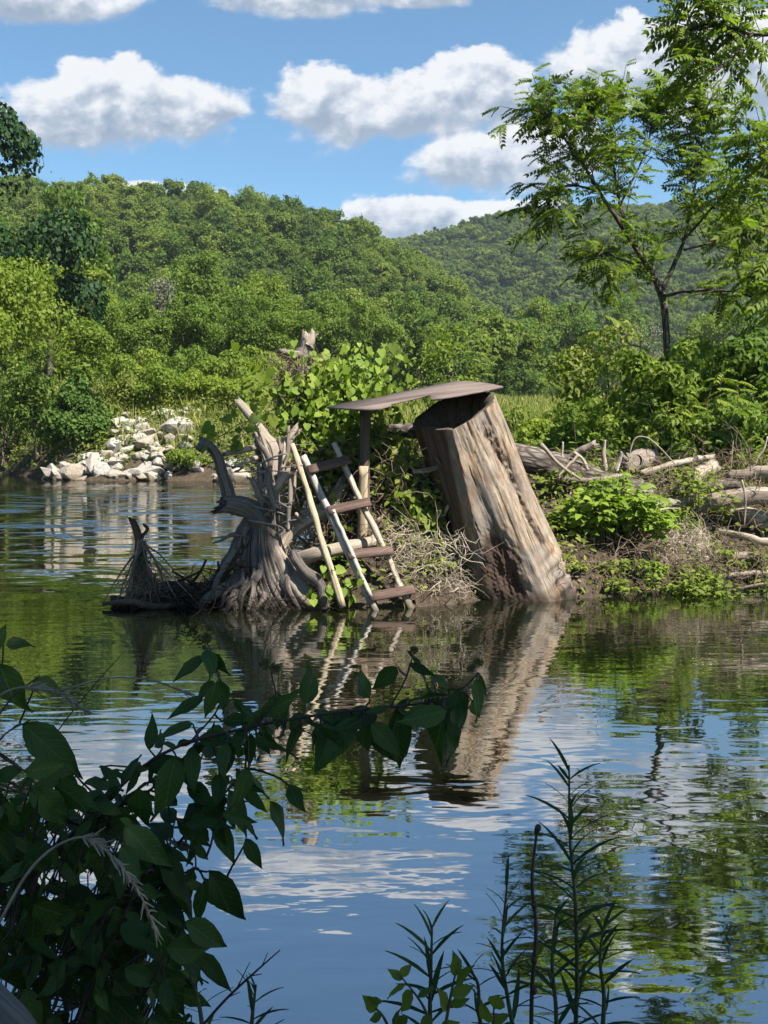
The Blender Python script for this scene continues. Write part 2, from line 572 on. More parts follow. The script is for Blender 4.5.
def mat_ground():
    m, nt, out = new_mat('bank_soil')
    tc = nt.new('ShaderNodeTexCoord').outputs['Object']
    n1 = nt.noise(tc, .35, 5, .6)
    n2 = nt.noise(tc, 5, 6, .7)
    n3 = nt.noise(tc, 26, 4, .7)
    soil = nt.ramp(nt.m('ADD', nt.m('MULTIPLY', n2, .5), nt.m('MULTIPLY', n3, .5)),
                   [(.3, (.022, .016, .011)), (.5, (.055, .041, .028)), (.68, (.115, .088, .06))])
    grass = nt.ramp(n2, [(.3, (.045, .06, .015)), (.6, (.13, .14, .04)), (.8, (.22, .19, .08))])
    x, y, z = nt.sep(tc)
    far = nt.m('MULTIPLY_ADD', y, .12, -1.9, clamp=True)
    high = nt.m('MULTIPLY', nt.m('SUBTRACT', z, .9), 1.2, clamp=True)
    gf = nt.m('MULTIPLY', nt.m('MULTIPLY', far, high), nt.m('MULTIPLY_ADD', n1, 2.0, -.3, clamp=True), clamp=True)
    col = nt.mix(gf, soil, grass)
    col = nt.mix(nt.m('MULTIPLY_ADD', z, .12, -1.0, clamp=True), col, (.022, .034, .010))
    p = nt.new('ShaderNodeBsdfPrincipled')
    nt.L.new(col, p.inputs['Base Color'])
    p.inputs['Roughness'].default_value = .95
    p.inputs['Specular IOR Level'].default_value = .1
    b = nt.new('ShaderNodeBump')
    b.inputs['Strength'].default_value = .8
    b.inputs['Distance'].default_value = .06
    nt.L.new(nt.m('ADD', n2, nt.m('MULTIPLY', n3, .5)), b.inputs['Height'])
    nt.L.new(b.outputs[0], p.inputs['Normal'])
    nt.L.new(p.outputs[0], out.inputs['Surface'])
    return m

def mat_water():
    m, nt, out = new_mat('river_water')
    tc = nt.new('ShaderNodeTexCoord').outputs['Object']
    x, y, z = nt.sep(tc)
    # small wind ripples, longer across the view; livelier in the current beyond the root wad
    w1 = nt.noise(nt.mapping(tc, (.38, 1.0, 1.0), rot=(0, 0, math.radians(5))), 5.2, 2, .5, .3)
    w2 = nt.noise(nt.mapping(tc, (.42, 1.0, 1.0), loc=(3.1, 7, 0), rot=(0, 0, math.radians(-8))), 13.0, 2, .5, .4)
    w0 = nt.noise(nt.mapping(tc, (.5, 1.0, 1.0), loc=(9, 2, 0)), 1.3, 2, .5)
    patch = nt.ramp(nt.noise(nt.mapping(tc, (.35, .6, 1), loc=(1.7, .4, 0)), .45, 3, .55), [(.38, (.12, .12, .12)), (.62, (1, 1, 1))])
    riff = nt.m('MULTIPLY', nt.m('MULTIPLY_ADD', y, .12, -1.25, clamp=True), nt.m('MULTIPLY_ADD', y, -.1, 4.3, clamp=True))
    amp = nt.m('MULTIPLY_ADD', riff, 1.0, 1.0)
    h = nt.m('ADD', nt.m('MULTIPLY', w1, .55), nt.m('MULTIPLY', nt.m('MULTIPLY', w2, .17), patch))
    h = nt.m('ADD', nt.m('MULTIPLY', h, amp), nt.m('MULTIPLY', w0, .7))
    b = nt.new('ShaderNodeBump')
    b.inputs['Strength'].default_value = 1.0
    b.inputs['Distance'].default_value = .0062
    nt.L.new(h, b.inputs['Height'])
    p = nt.new('ShaderNodeBsdfPrincipled')
    mur = nt.noise(nt.mapping(tc, (.5, .5, 1)), .25, 3, .5)
    col = nt.ramp(mur, [(.3, (.003, .005, .002)), (.7, (.007, .009, .003))])
    nt.L.new(col, p.inputs['Base Color'])
    p.inputs['Roughness'].default_value = .02
    p.inputs['IOR'].default_value = 7.0
    p.inputs['Specular IOR Level'].default_value = .5
    # the current beyond the root wad breaks the surface into small facets
    nz = nt.new('ShaderNodeTexNoise')
    nz.inputs['Scale'].default_value = 3.2
    nz.inputs['Detail'].default_value = 3
    nt.L.new(nt.mapping(tc, (.35, 1, 1), loc=(4, 1, 0)), nz.inputs['Vector'])
    vs = nt.new('ShaderNodeVectorMath', operation='SUBTRACT')
    nt.L.new(nz.outputs['Color'], vs.inputs[0]); vs.inputs[1].default_value = (.5, .5, .5)
    vm = nt.new('ShaderNodeVectorMath', operation='MULTIPLY')
    nt.L.new(vs.outputs[0], vm.inputs[0]); vm.inputs[1].default_value = (.6, 2.8, 0)
    streak = nt.ramp(nt.noise(nt.mapping(tc, (.10, .32, 1), loc=(2, 5, 0)), 1.0, 3, .6), [(.30, (.05, .05, .05)), (.52, (1, 1, 1))])
    sc = nt.new('ShaderNodeVectorMath', operation='SCALE')
    nt.L.new(vm.outputs[0], sc.inputs[0]); nt.L.new(nt.m('MULTIPLY', riff, streak), sc.inputs['Scale'])
    ad = nt.new('ShaderNodeVectorMath', operation='ADD')
    nt.L.new(b.outputs[0], ad.inputs[0]); nt.L.new(sc.outputs[0], ad.inputs[1])
    nn = nt.new('ShaderNodeVectorMath', operation='NORMALIZE')
    nt.L.new(ad.outputs[0], nn.inputs[0])
    nt.L.new(nn.outputs[0], p.inputs['Normal'])
    nt.L.new(p.outputs[0], out.inputs['Surface'])
    return m

def mat_plain(name, col, rough=.7, noise=.3, scale=12):
    m, nt, out = new_mat(name)
    tc = nt.new('ShaderNodeTexCoord').outputs['Object']
    n = nt.noise(tc, scale, 5, .65)
    c = nt.ramp(n, [(.3, tuple(q * (1 - noise) for q in col)), (.7, tuple(q * (1 + noise) for q in col))])
    p = nt.new('ShaderNodeBsdfPrincipled')
    nt.L.new(c, p.inputs['Base Color'])
    p.inputs['Roughness'].default_value = rough
    p.inputs['Specular IOR Level'].default_value = .25
    b = nt.new('ShaderNodeBump')
    b.inputs['Strength'].default_value = .3
    b.inputs['Distance'].default_value = .01
    nt.L.new(n, b.inputs['Height'])
    nt.L.new(b.outputs[0], p.inputs['Normal'])
    nt.L.new(p.outputs[0], out.inputs['Surface'])
    return m

M = {
    'forest': mat_leaf('forest_leaf', (.036, .064, .016), (.092, .136, .024), (.170, .200, .036), tw=.34, tint=.72, rough=.8),
    'tree': mat_leaf('tree_leaf', (.046, .080, .013), (.092, .142, .020), (.145, .190, .030), tw=.34, tint=.4),
    'bright': mat_leaf('bright_leaf', (.085, .125, .014), (.140, .185, .022), (.200, .235, .036), tw=.38, tint=.3),
    'oak': mat_leaf('dark_leaf', (.008, .024, .008), (.016, .042, .011), (.030, .064, .016), tw=.15, tint=.2),
    'cedar': mat_leaf('cedar_leaf', (.034, .066, .011), (.056, .100, .015), (.080, .130, .020), tw=.15, tint=.2, rough=.7),
    'vine': mat_leaf('vine_leaf', (.070, .118, .014), (.118, .176, .021), (.175, .225, .036), tw=.36, tint=.1, rough=.55, veins=.35),
    'weed': mat_leaf('weed_leaf', (.075, .105, .016), (.135, .165, .027), (.22, .22, .055), tw=.35, tint=.15),
    'bush': mat_leaf('bush_leaf', (.062, .100, .013), (.112, .160, .019), (.175, .210, .032), tw=.36, tint=.3),
    'frond': mat_leaf('frond_leaf', (.056, .092, .011), (.100, .145, .016), (.165, .195, .028), tw=.42, tint=.1),
    'young': mat_leaf('young_frond', (.060, .100, .014), (.110, .150, .020), (.170, .190, .035), tw=.4, tint=.1),
    'grass': mat_leaf('meadow_blade', (.090, .125, .020), (.170, .190, .040), (.290, .265, .085), tw=.35, tint=.0, rough=.6),
    'grey_twig': mat_leaf('twiggy_crown', (.060, .075, .040), (.120, .120, .075), (.180, .165, .115), tw=.1, tint=.2, rough=.8),
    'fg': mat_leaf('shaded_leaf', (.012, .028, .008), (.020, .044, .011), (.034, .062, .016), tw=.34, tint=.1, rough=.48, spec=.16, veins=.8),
    'fg_young': mat_leaf('young_sprig_leaf', (.06, .085, .012), (.09, .125, .018), (.13, .155, .025), tw=.35, tint=.1),
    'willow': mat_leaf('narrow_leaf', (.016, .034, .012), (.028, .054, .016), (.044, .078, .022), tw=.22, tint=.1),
    'trunk': mat_bark('tree_bark', (.065, .050, .038), (.15, .125, .10), 10),
    'log_bark': mat_bark('log_bark', (.085, .068, .055), (.22, .19, .16), 12),
    'rock': mat_rock(),
    'ground': mat_ground(),
    'water': mat_water(),
    'driftwood': mat_wood('grey_driftwood', ((.10, .075, .055), (.22, .175, .135), (.38, .32, .26)), 34, .07, use_obj_rand=.35),
    'pale_wood': mat_wood('pale_driftwood', ((.14, .105, .075), (.29, .235, .175), (.43, .365, .29)), 40, .07, use_obj_rand=.2),
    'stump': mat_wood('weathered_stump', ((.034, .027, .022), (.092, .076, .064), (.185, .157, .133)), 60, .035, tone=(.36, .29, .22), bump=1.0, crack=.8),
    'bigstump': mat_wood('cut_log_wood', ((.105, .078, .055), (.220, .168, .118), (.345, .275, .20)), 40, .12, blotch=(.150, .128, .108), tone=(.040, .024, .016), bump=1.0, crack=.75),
    'rail_white': mat_wood('bleached_board', ((.15, .13, .11), (.32, .285, .245), (.46, .425, .38)), 60, .05, crack=.4),
    'rail_tan': mat_wood('tan_pole', ((.17, .125, .075), (.32, .25, .16), (.45, .37, .255)), 50, .06),
    'tread': mat_wood('brown_board', ((.045, .028, .022), (.085, .053, .042), (.13, .085, .068)), 40, .06, crack=.3),
    'deck': mat_wood('platform_board', ((.075, .052, .043), (.125, .094, .080), (.18, .142, .125)), 22, .05, crack=.5, bump=.6),
    'post': mat_wood('shade_toned_post', ((.04, .032, .024), (.08, .062, .046), (.13, .10, .075)), 50, .05),  # brown darkened to carry the shade under the platform
    'twig': mat_wood('brown_twig', ((.06, .042, .028), (.14, .10, .068), (.25, .19, .135)), 30, .1, use_obj_rand=.45, bump=.2),
    'pale_twig': mat_wood('dry_stalk', ((.20, .155, .105), (.34, .28, .205), (.47, .40, .31)), 30, .1, use_obj_rand=.35, bump=.2),
    'dark_twig': mat_wood('wet_shaded_root', ((.009, .006, .005), (.024, .017, .012), (.055, .040, .029)), 30, .1, use_obj_rand=.4, bump=.2),  # wet roots, colour lowered further to stand in for shade on the root mass
    'stem': mat_plain('green_stem', (.035, .045, .016), .6),
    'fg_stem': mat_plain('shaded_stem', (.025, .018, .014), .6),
    'seed': mat_plain('seed_head', (.07, .075, .025), .8, .5, 60),
    'drygrass': mat_plain('dry_seed_grass', (.17, .14, .11), .8, .3, 40),
    'fglog': mat_wood('grey_bank_log', ((.04, .036, .032), (.085, .078, .07), (.14, .13, .12)), 60, .06),
}

# ------------------------------------------------------------------ terrain
LAND = np.array([(60, 13.5), (9, 13.0), (5.6, 12.6), (4.2, 12.0), (3.3, 11.75), (2.5, 11.15), (1.8, 11.0), (1.1, 10.95), (.75, 10.6), (.3, 10.45), (-.2, 10.4),
                 (-.6, 10.5), (-.95, 10.9), (-1.05, 11.6), (-.9, 13), (-.2, 17), (.2, 24), (-1.5, 36), (-5, 44.5), (-7.5, 47.3), (-10, 47.8), (-16.5, 49), (-19, 54),
                 (-27, 66), (-45, 72), (-90, 76), (-700, 100), (-3000, 3000), (3000, 3000), (3000, 14)])
NEAR = np.array([(-300, -300), (300, -300), (300, 1.0), (6, .9), (1.5, 1.05), (.4, 1.25), (-.5, 1.6), (-1.2, 2.3), (-2.2, 2.8), (-6, 3.2), (-300, 5)])

def sdist(poly, x, y):
    p = np.stack([x, y], 1)
    d = np.full(len(p), 1e9)
    ins = np.zeros(len(p), bool)
    for i in range(len(poly)):
        a, b = poly[i], poly[(i + 1) % len(poly)]
        ab = b - a
        t = np.clip(((p - a) @ ab) / (ab @ ab), 0, 1)
        d = np.minimum(d, np.linalg.norm(p - (a + t[:, None] * ab), axis=1))
        c = ((a[1] > y) != (b[1] > y)) & (x < (b[0] - a[0]) * (y - a[1]) / (b[1] - a[1] + 1e-12) + a[0])
        ins ^= c
    return np.where(ins, d, -d)

def crest_left(px):
    return np.interp(px, [-700, -200, 0, 60, 130, 200, 270, 330, 400, 450, 520, 600], [74, 66, 70, 70, 68, 66, 63.5, 58, 50, 38, 12, 0])
def crest_far(px):
    return np.interp(px, [-900, 0, 300, 400, 440, 500, 560, 620, 700, 768, 1200, 1900], [120, 130, 135, 145, 152, 166, 172, 176, 178, 180, 170, 120])

def ground_z(x, y):
    x = np.atleast_1d(np.asarray(x, float)); y = np.atleast_1d(np.asarray(y, float))
    d1 = sdist(LAND, x, y)
    d2 = sdist(NEAR, x, y)
    # height and steepness of the land differ along the shore
    left = sstep(-4, -8, x) * sstep(38, 44, y)
    hgt = 1.02 + 2.1 * left + 1.5 * sstep(22, 65, y) * (1 - .3 * left) + 4.0 * sstep(48, 120, y) + .1 * sstep(11, 16, y)
    L = .9 + 1.2 * left + .5 * sstep(14, 20, y)
    z1 = hgt * (1 - np.exp(-np.maximum(d1, 0) / L)) + .03 * (d1 > 0)
    z1 += 1.15 * np.exp(-((x + .25) / .75) ** 2 - ((y - 12.0) / .75) ** 2) * sstep(0, .5, d1)
    z1 += .15 * np.exp(-((x - 2.6) / 1.2) ** 2 - ((y - 13.8) / 1.0) ** 2) * sstep(0, .5, d1)
    z2 = .62 * (1 - np.exp(-np.maximum(d2, 0) / .9)) + .5 * sstep(1.5, 6, d2)
    z2 += .5 * np.exp(-((x + 1.6) / .6) ** 2 - ((y - 1.6) / .5) ** 2) * sstep(0, .5, d2)
    bed = -np.minimum(.28 * np.minimum(np.maximum(-d1, 0), np.maximum(-d2, 0)), 1.1)
    z = np.where(d1 > 0, z1, np.where(d2 > 0, z2, bed))
    p = np.stack([x, y, x * 0], 1)
    z += np.where((d1 > 0) | (d2 > 0), (fbm(p, 3, 1.6, 3) * .07 + fbm(p, 4, .3, 2) * .12 * sstep(1, 4, np.maximum(d1, d2))), 0)
    yy = np.maximum(y, 1)
    px = 384 + FPX * x / yy
    fr = y > 100
    zl = crest_left(px) * sstep(125, 360, y) * sstep(900, 380, y)
    zf = crest_far(px) * sstep(330, 830, y)
    z = z + np.where(fr, np.maximum(zl, zf) + 5 * sstep(100, 300, y) * fbm(p, 5, .02, 3), 0)
    return z

def build_ground():
    a = np.concatenate([np.linspace(-math.pi, -.62, 40, endpoint=False), np.linspace(-.62, .62, 300), np.linspace(.62, math.pi, 41)[1:-1]])
    r = np.concatenate([[.3], np.geomspace(.6, 8.5, 55), np.linspace(8.6, 17, 120)[:], np.geomspace(17.3, 1800, 130)])
    A, R = np.meshgrid(a, r)
    x = (np.sin(A) * R).ravel(); y = (np.cos(A) * R).ravel()
    z = ground_z(x, y)
    na, nr = len(a), len(r)
    I, J = np.meshgrid(np.arange(nr - 1), np.arange(na), indexing='ij')
    J2 = (J + 1) % na
    q = np.stack([I * na + J, I * na + J2, (I + 1) * na + J2, (I + 1) * na + J], -1).reshape(-1, 4)[:, ::-1]
    mb = MB()
    v = np.stack([x, y, z], 1)
    v = np.vstack([v, [0, 0, float(ground_z(0, 0)[0])]])
    c = len(v) - 1
    j = np.arange(na)
    mb.add(v, [q, np.stack([j, (j + 1) % na, np.full(na, c)], 1)[:, ::-1]])
    o = mb.build('ground', M['ground'], smooth=True)
    tag(o, kind='structure')
build_ground()

mb = MB()
gx = np.concatenate([[-600, -200, -80], np.linspace(-40, 25, 14), [60, 200]])
gy = np.concatenate([[-10], np.linspace(0, 70, 15), [85, 110]])
X, Y = np.meshgrid(gx, gy)
v = np.stack([X.ravel(), Y.ravel(), X.ravel() * 0], 1)
n = len(gx)
q = [(i * n + j, i * n + j + 1, (i + 1) * n + j + 1, (i + 1) * n + j) for i in range(len(gy) - 1) for j in range(n - 1)]
mb.add(v, [np.array(q)])
tag(mb.build('water', M['water']), kind='structure')

def gz(x, y): return float(ground_z(x, y)[0])

# ------------------------------------------------------------------ broadleaf trees
def tree_parts(seed, n_leaf, leaf, n_lob=34, rx=4, rz=4.2, cz=5.8, T=CLUMP, limbs=8, lo=.35, trunk_r=.2, zmin=-.7, jit=.65):
    """unit tree about 10 m tall and 8 m wide at the origin"""
    r = np.random.default_rng(seed)
    lob = lobes(r, n_lob, rx, rx, rz, cz, lo, .10, .34, zmin)
    lean = r.normal(size=2) * .10
    lob[:, :2] *= (1 + .30 * np.sin(np.arctan2(lob[:, 1], lob[:, 0]) * r.integers(2, 4) + r.uniform(0, 6)))[:, None]
    lob[:, :2] += lean * (lob[:, 2:3] - cz)
    pos, ax, nr = scatter_lobes(r, lob, n_leaf, jit, inner=.45)
    pos = pos + (fbm(pos, seed, .9, 3) * .55)[:, None] * nrmz(pos - [0, 0, cz])
    stray = r.random(n_leaf) < (0 if n_leaf > 25000 else .10)
    pos[stray] += r.normal(size=(stray.sum(), 3)) * .38
    cr = MB()
    leaves(cr, pos, ax, nr, leaf * r.uniform(.6, 1.25, n_leaf), T)
    tr = MB()
    top = np.array([r.normal() * .3, r.normal() * .3, cz + rz * .5])
    path = tube(tr, [(0, 0, -.5), (r.normal() * .15, r.normal() * .15, cz * .4), top * [.6, .6, .75], top], [trunk_r, trunk_r * .75, trunk_r * .5, .03], 12, 8, .08, 5, .1, seed)
    for k in range(limbs):
        b = path[r.integers(4, 10)]
        e = lob[r.integers(len(lob)), :3]
        mid = (b + e) / 2 + [0, 0, -.25]
        tube(tr, [b, mid, e], [trunk_r * .4, trunk_r * .25, .02], 7, 6, 0, 5, .1, seed + k)
    return cr, tr

def proto_tree(seed, mat, **kw):
    cr, tr = tree_parts(seed, **kw)
    root = thing('broadleaf_tree', 'x', 'tree')
    cr.build('crown', M[mat], root)
    tr.build('trunk', M['trunk'], root, smooth=True)
    return root

protos = [('tree', proto_tree(101, 'tree', n_leaf=18000, leaf=.20)),
          ('tree', proto_tree(102, 'tree', n_leaf=18000, leaf=.20, n_lob=42, rx=3.6, rz=4.6, cz=5.4)),
          ('bright', proto_tree(103, 'bright', n_leaf=18000, leaf=.20, n_lob=30)),
          ('grey_twig', proto_tree(104, 'grey_twig', n_leaf=4200, leaf=.2, n_lob=26, limbs=22, jit=1.2)),
          ('oak', proto_tree(105, 'oak', n_leaf=60000, leaf=.135, n_lob=46, rx=4, rz=4.6, cz=5.2))]
protos.append(('bright', proto_tree(106, 'bright', n_leaf=26000, leaf=.125, n_lob=40)))
used_proto = [False] * len(protos)

def place_tree(px, ytop, wpx, Yd, k, label, name='broadleaf_tree'):
    base = P(px, 445, Yd)
    z0 = gz(base[0], Yd) - .1
    ztop = P(px, ytop, Yd)[2]
    hh = max(ztop - z0, 2)
    w = max(wpx * Yd / FPX, hh / 1.5)
    src = protos[k][1]
    if not used_proto[k]:
        o = src; used_proto[k] = True
    else:
        o = copy_tree(src)
    o.name = name
    o.location = (base[0], Yd, z0)
    o.scale = (w / 8, w / 8, hh / 10)
    o.rotation_euler = (0, 0, random.uniform(0, 6.28))
    tag(o, label, 'tree', 'trees at the foot of the hills')

TREES = [
    (-86, 36, 240, 62, 4, 'tall dark green tree at the left edge, highest on the left bank'),
    (-62, 150, 160, 50, 5, 'bright yellow green tree at the left edge in front of the dark one'),
    (52, 172, 85, 112, 1, 'slender feathery tree rising beside the dark tree against the cloud'),
    (18, 262, 110, 68, 5, 'low spreading bright tree above the left bank, just right of the left edge'),
    (88, 250, 92, 92, 2, 'round light green tree left of the grey twiggy one'),
    (136, 285, 85, 80, 1, 'bushy green tree above the conical evergreen, right of its tip'),
    (160, 268, 62, 104, 3, 'greyish half bare tree among the green crowns behind the rocky bank'),
    (205, 255, 80, 118, 0, 'round mid green tree right of the grey twiggy one'),
    (188, 292, 80, 82, 0, 'dark shadowed green tree straight behind the rocks of the bank'),
    (236, 290, 76, 92, 1, 'narrow green tree straight behind the twisted dead stump'),
    (262, 268, 70, 128, 2, 'light green tree between the stump and the broken snag'),
    (285, 296, 84, 96, 0, 'wide dark green tree right behind the top of the broken snag'),
    (330, 284, 74, 128, 1, 'green tree just right of the broken snag'),
    (372, 300, 72, 112, 0, 'green tree behind the left end of the wooden platform'),
    (405, 285, 50, 165, 1, 'green tree above the middle of the wooden platform'),
    (440, 318, 52, 150, 2, 'small bright tree above the right half of the platform'),
    (470, 330, 42, 140, 0, 'small dark tree at the field edge above the leaning log'),
    (500, 300, 62, 190, 1, 'green tree at the foot of the far hill above the platform tip'),
    (536, 292, 56, 200, 2, 'bright green tree at the foot of the far hill right of the platform'),
    (570, 300, 66, 190, 0, 'rounded green tree left of the walnut trunk at the hill foot'),
    (612, 288, 60, 210, 1, 'green tree seen through the walnut crown at the hill foot'),
    (640, 316, 50, 170, 3, 'pale twiggy tree just left of the walnut trunk'),
    (705, 308, 56, 190, 2, 'light rounded tree right of the walnut trunk at the hill foot'),
    (748, 312, 70, 180, 0, 'dark green tree at the hill foot near the right edge'),
]
for t in TREES:
    place_tree(*t)

# ------------------------------------------------------------------ the wooded hillsides: nobody could count the trees
def forest_stuff(name, pts, scl, proto_objs, label):
    me = bpy.data.meshes.new(name)
    me.from_pydata([tuple(p) for p in pts], [], [])
    a = me.attributes.new('sc', 'FLOAT', 'POINT')
    a.data.foreach_set('value', np.asarray(scl, np.float32))
    o = bpy.data.objects.new(name, me)
    COL.objects.link(o)
    tag(o, label, 'forest', kind='stuff')
    ng = bpy.data.node_groups.new(name, 'GeometryNodeTree')
    ng.interface.new_socket('Geometry', in_out='INPUT', socket_type='NodeSocketGeometry')
    ng.interface.new_socket('Geometry', in_out='OUTPUT', socket_type='NodeSocketGeometry')
    N, L = ng.nodes, ng.links
    gi, go = N.new('NodeGroupInput'), N.new('NodeGroupOutput')
    gti = N.new('GeometryNodeGeometryToInstance')
    for po in proto_objs:
        oi = N.new('GeometryNodeObjectInfo')
        oi.inputs['Object'].default_value = po
        L.new(oi.outputs['Geometry'], gti.inputs[0])
    iop = N.new('GeometryNodeInstanceOnPoints')
    L.new(gi.outputs[0], iop.inputs['Points'])
    L.new(gti.outputs[0], iop.inputs['Instance'])
    iop.inputs['Pick Instance'].default_value = True
    rv = N.new('FunctionNodeRandomValue'); rv.data_type = 'INT'
    rv.inputs['Min'].default_value = 0; rv.inputs['Max'].default_value = len(proto_objs) - 1
    L.new(rv.outputs['Value'] if rv.outputs['Value'].enabled else [q for q in rv.outputs if q.enabled][0], iop.inputs['Instance Index'])
    rr = N.new('FunctionNodeRandomValue'); rr.data_type = 'FLOAT_VECTOR'
    mx = [q for q in rr.inputs if q.name == 'Max' and q.enabled][0]
    mx.default_value = (.1, .1, 6.28)
    L.new([q for q in rr.outputs if q.enabled][0], iop.inputs['Rotation'])
    na = N.new('GeometryNodeInputNamedAttribute'); na.data_type = 'FLOAT'
    na.inputs['Name'].default_value = 'sc'
    L.new([q for q in na.outputs if q.enabled and q.name == 'Attribute'][0], iop.inputs['Scale'])
    L.new(iop.outputs[0], go.inputs[0])
    md = o.modifiers.new('trees', 'NODES')
    md.node_group = ng
    return o

def hidden_proto(seed, n_leaf, leaf, mat, **kw):
    """one mesh (crown only; at this distance trunks are covered), used by the forest objects"""
    cr, tr = tree_parts(seed, n_leaf=n_leaf, leaf=leaf, limbs=0, **kw)
    o = cr.build('forest_tree', M[mat])
    COL.objects.unlink(o)
    return o

hill_p = [hidden_proto(201 + i, 5500, .33, 'forest', n_lob=16 + 5 * i, rx=3.2 + .5 * (i % 3), rz=3.8 + .9 * (i % 2), cz=5) for i in range(6)]
far_p = [hidden_proto(221 + i, 1700, .66, 'forest', n_lob=20, rx=4, rz=4, cz=5) for i in range(4)]

def hill_points(y0, y1, pxa, pxb, step, keep):
    pts = []
    y = y0
    while y < y1:
        xa, xb = (pxa - 384) / FPX * y, (pxb - 384) / FPX * y
        for x in np.arange(xa, xb, step):
            pts.append((x + rng.uniform(-.45, .45) * step, y + rng.uniform(-.45, .45) * step))
        y += step
    pts = np.array(pts)
    z = ground_z(pts[:, 0], pts[:, 1])
    px = 384 + FPX * pts[:, 0] / pts[:, 1]
    k = keep(px, pts[:, 1], z)
    return np.column_stack([pts, z - .8])[k]

pl = hill_points(128, 372, -160, 560, 7.3, lambda px, y, z: (crest_left(px) > 10))
forest_stuff('hillside_forest', pl, rng.uniform(.75, 1.65, len(pl)), hill_p, 'dense green deciduous forest covering the nearer hill on the left')
pf = hill_points(330, 850, 300, 960, 7.6, lambda px, y, z: (px > 370) | (y > 600))
forest_stuff('distant_forest', pf, rng.uniform(.85, 1.4, len(pf)), far_p, 'hazy green forest covering the far ridge on the right')

# ------------------------------------------------------------------ bushes
def bush(name, label, px, ybase, ytop, wpx, Yd, mat, T=DIAMOND, leaf=.14, n=2600, seed=0, group='bushes along the banks', cat='bush', lob_n=22, cone=False, depth=None, jit=.6, zb=None):
    r = np.random.default_rng(seed + 500)
    c = P(px, ybase, Yd)
    z0 = gz(c[0], Yd) - .05 if zb is None else zb
    ztop = P(px, ytop, Yd)[2]
    hh = max(ztop - z0, .4)
    w = wpx * Yd / FPX / 2
    dp = w if depth is None else depth
    if cone:
        n_l = lob_n
        t = r.random(n_l) ** 1.3
        a = r.uniform(0, 6.28, n_l)
        rad = w * (1 - t) ** .8 * .72
        lob = np.stack([np.cos(a) * rad, np.sin(a) * rad, hh * (.08 + .84 * t), w * (.36 * (1 - t) + .09)], 1)
    else:
        lob = lobes(r, lob_n, w, dp, hh * .56, hh * .5, .4, .2, .38, -.8)
        lob[:, 2] = np.clip(lob[:, 2], lob[:, 3] * .5, None)
        k = (hh) / (lob[:, 2] + lob[:, 3] * .85).max()
        lob[:, 2] *= k
    pos, ax, nr = scatter_lobes(r, lob, n, jit)
    ok = pos[:, 2] > -.05
    pos, ax, nr = pos[ok], ax[ok], nr[ok]
    root = thing(name, label, cat, (c[0], Yd, z0), group)
    o = np.array([c[0], Yd, z0])
    mb = MB()
    leaves(mb, pos + o, ax, nr, leaf * r.uniform(.6, 1.3, len(pos)), T)
    mb.build('foliage', M[mat], root)
    ms = MB()
    ns = 14
    e = lob[r.integers(0, len(lob), ns), :3]
    sticks(ms, o + np.column_stack([r.normal(size=(ns, 2)) * w * .12, np.zeros(ns) - .1]), o + e, .012 + .006 * hh, .006, .08, 5, 4, seed)
    ms.build('stem', M['trunk'], root)
    return root

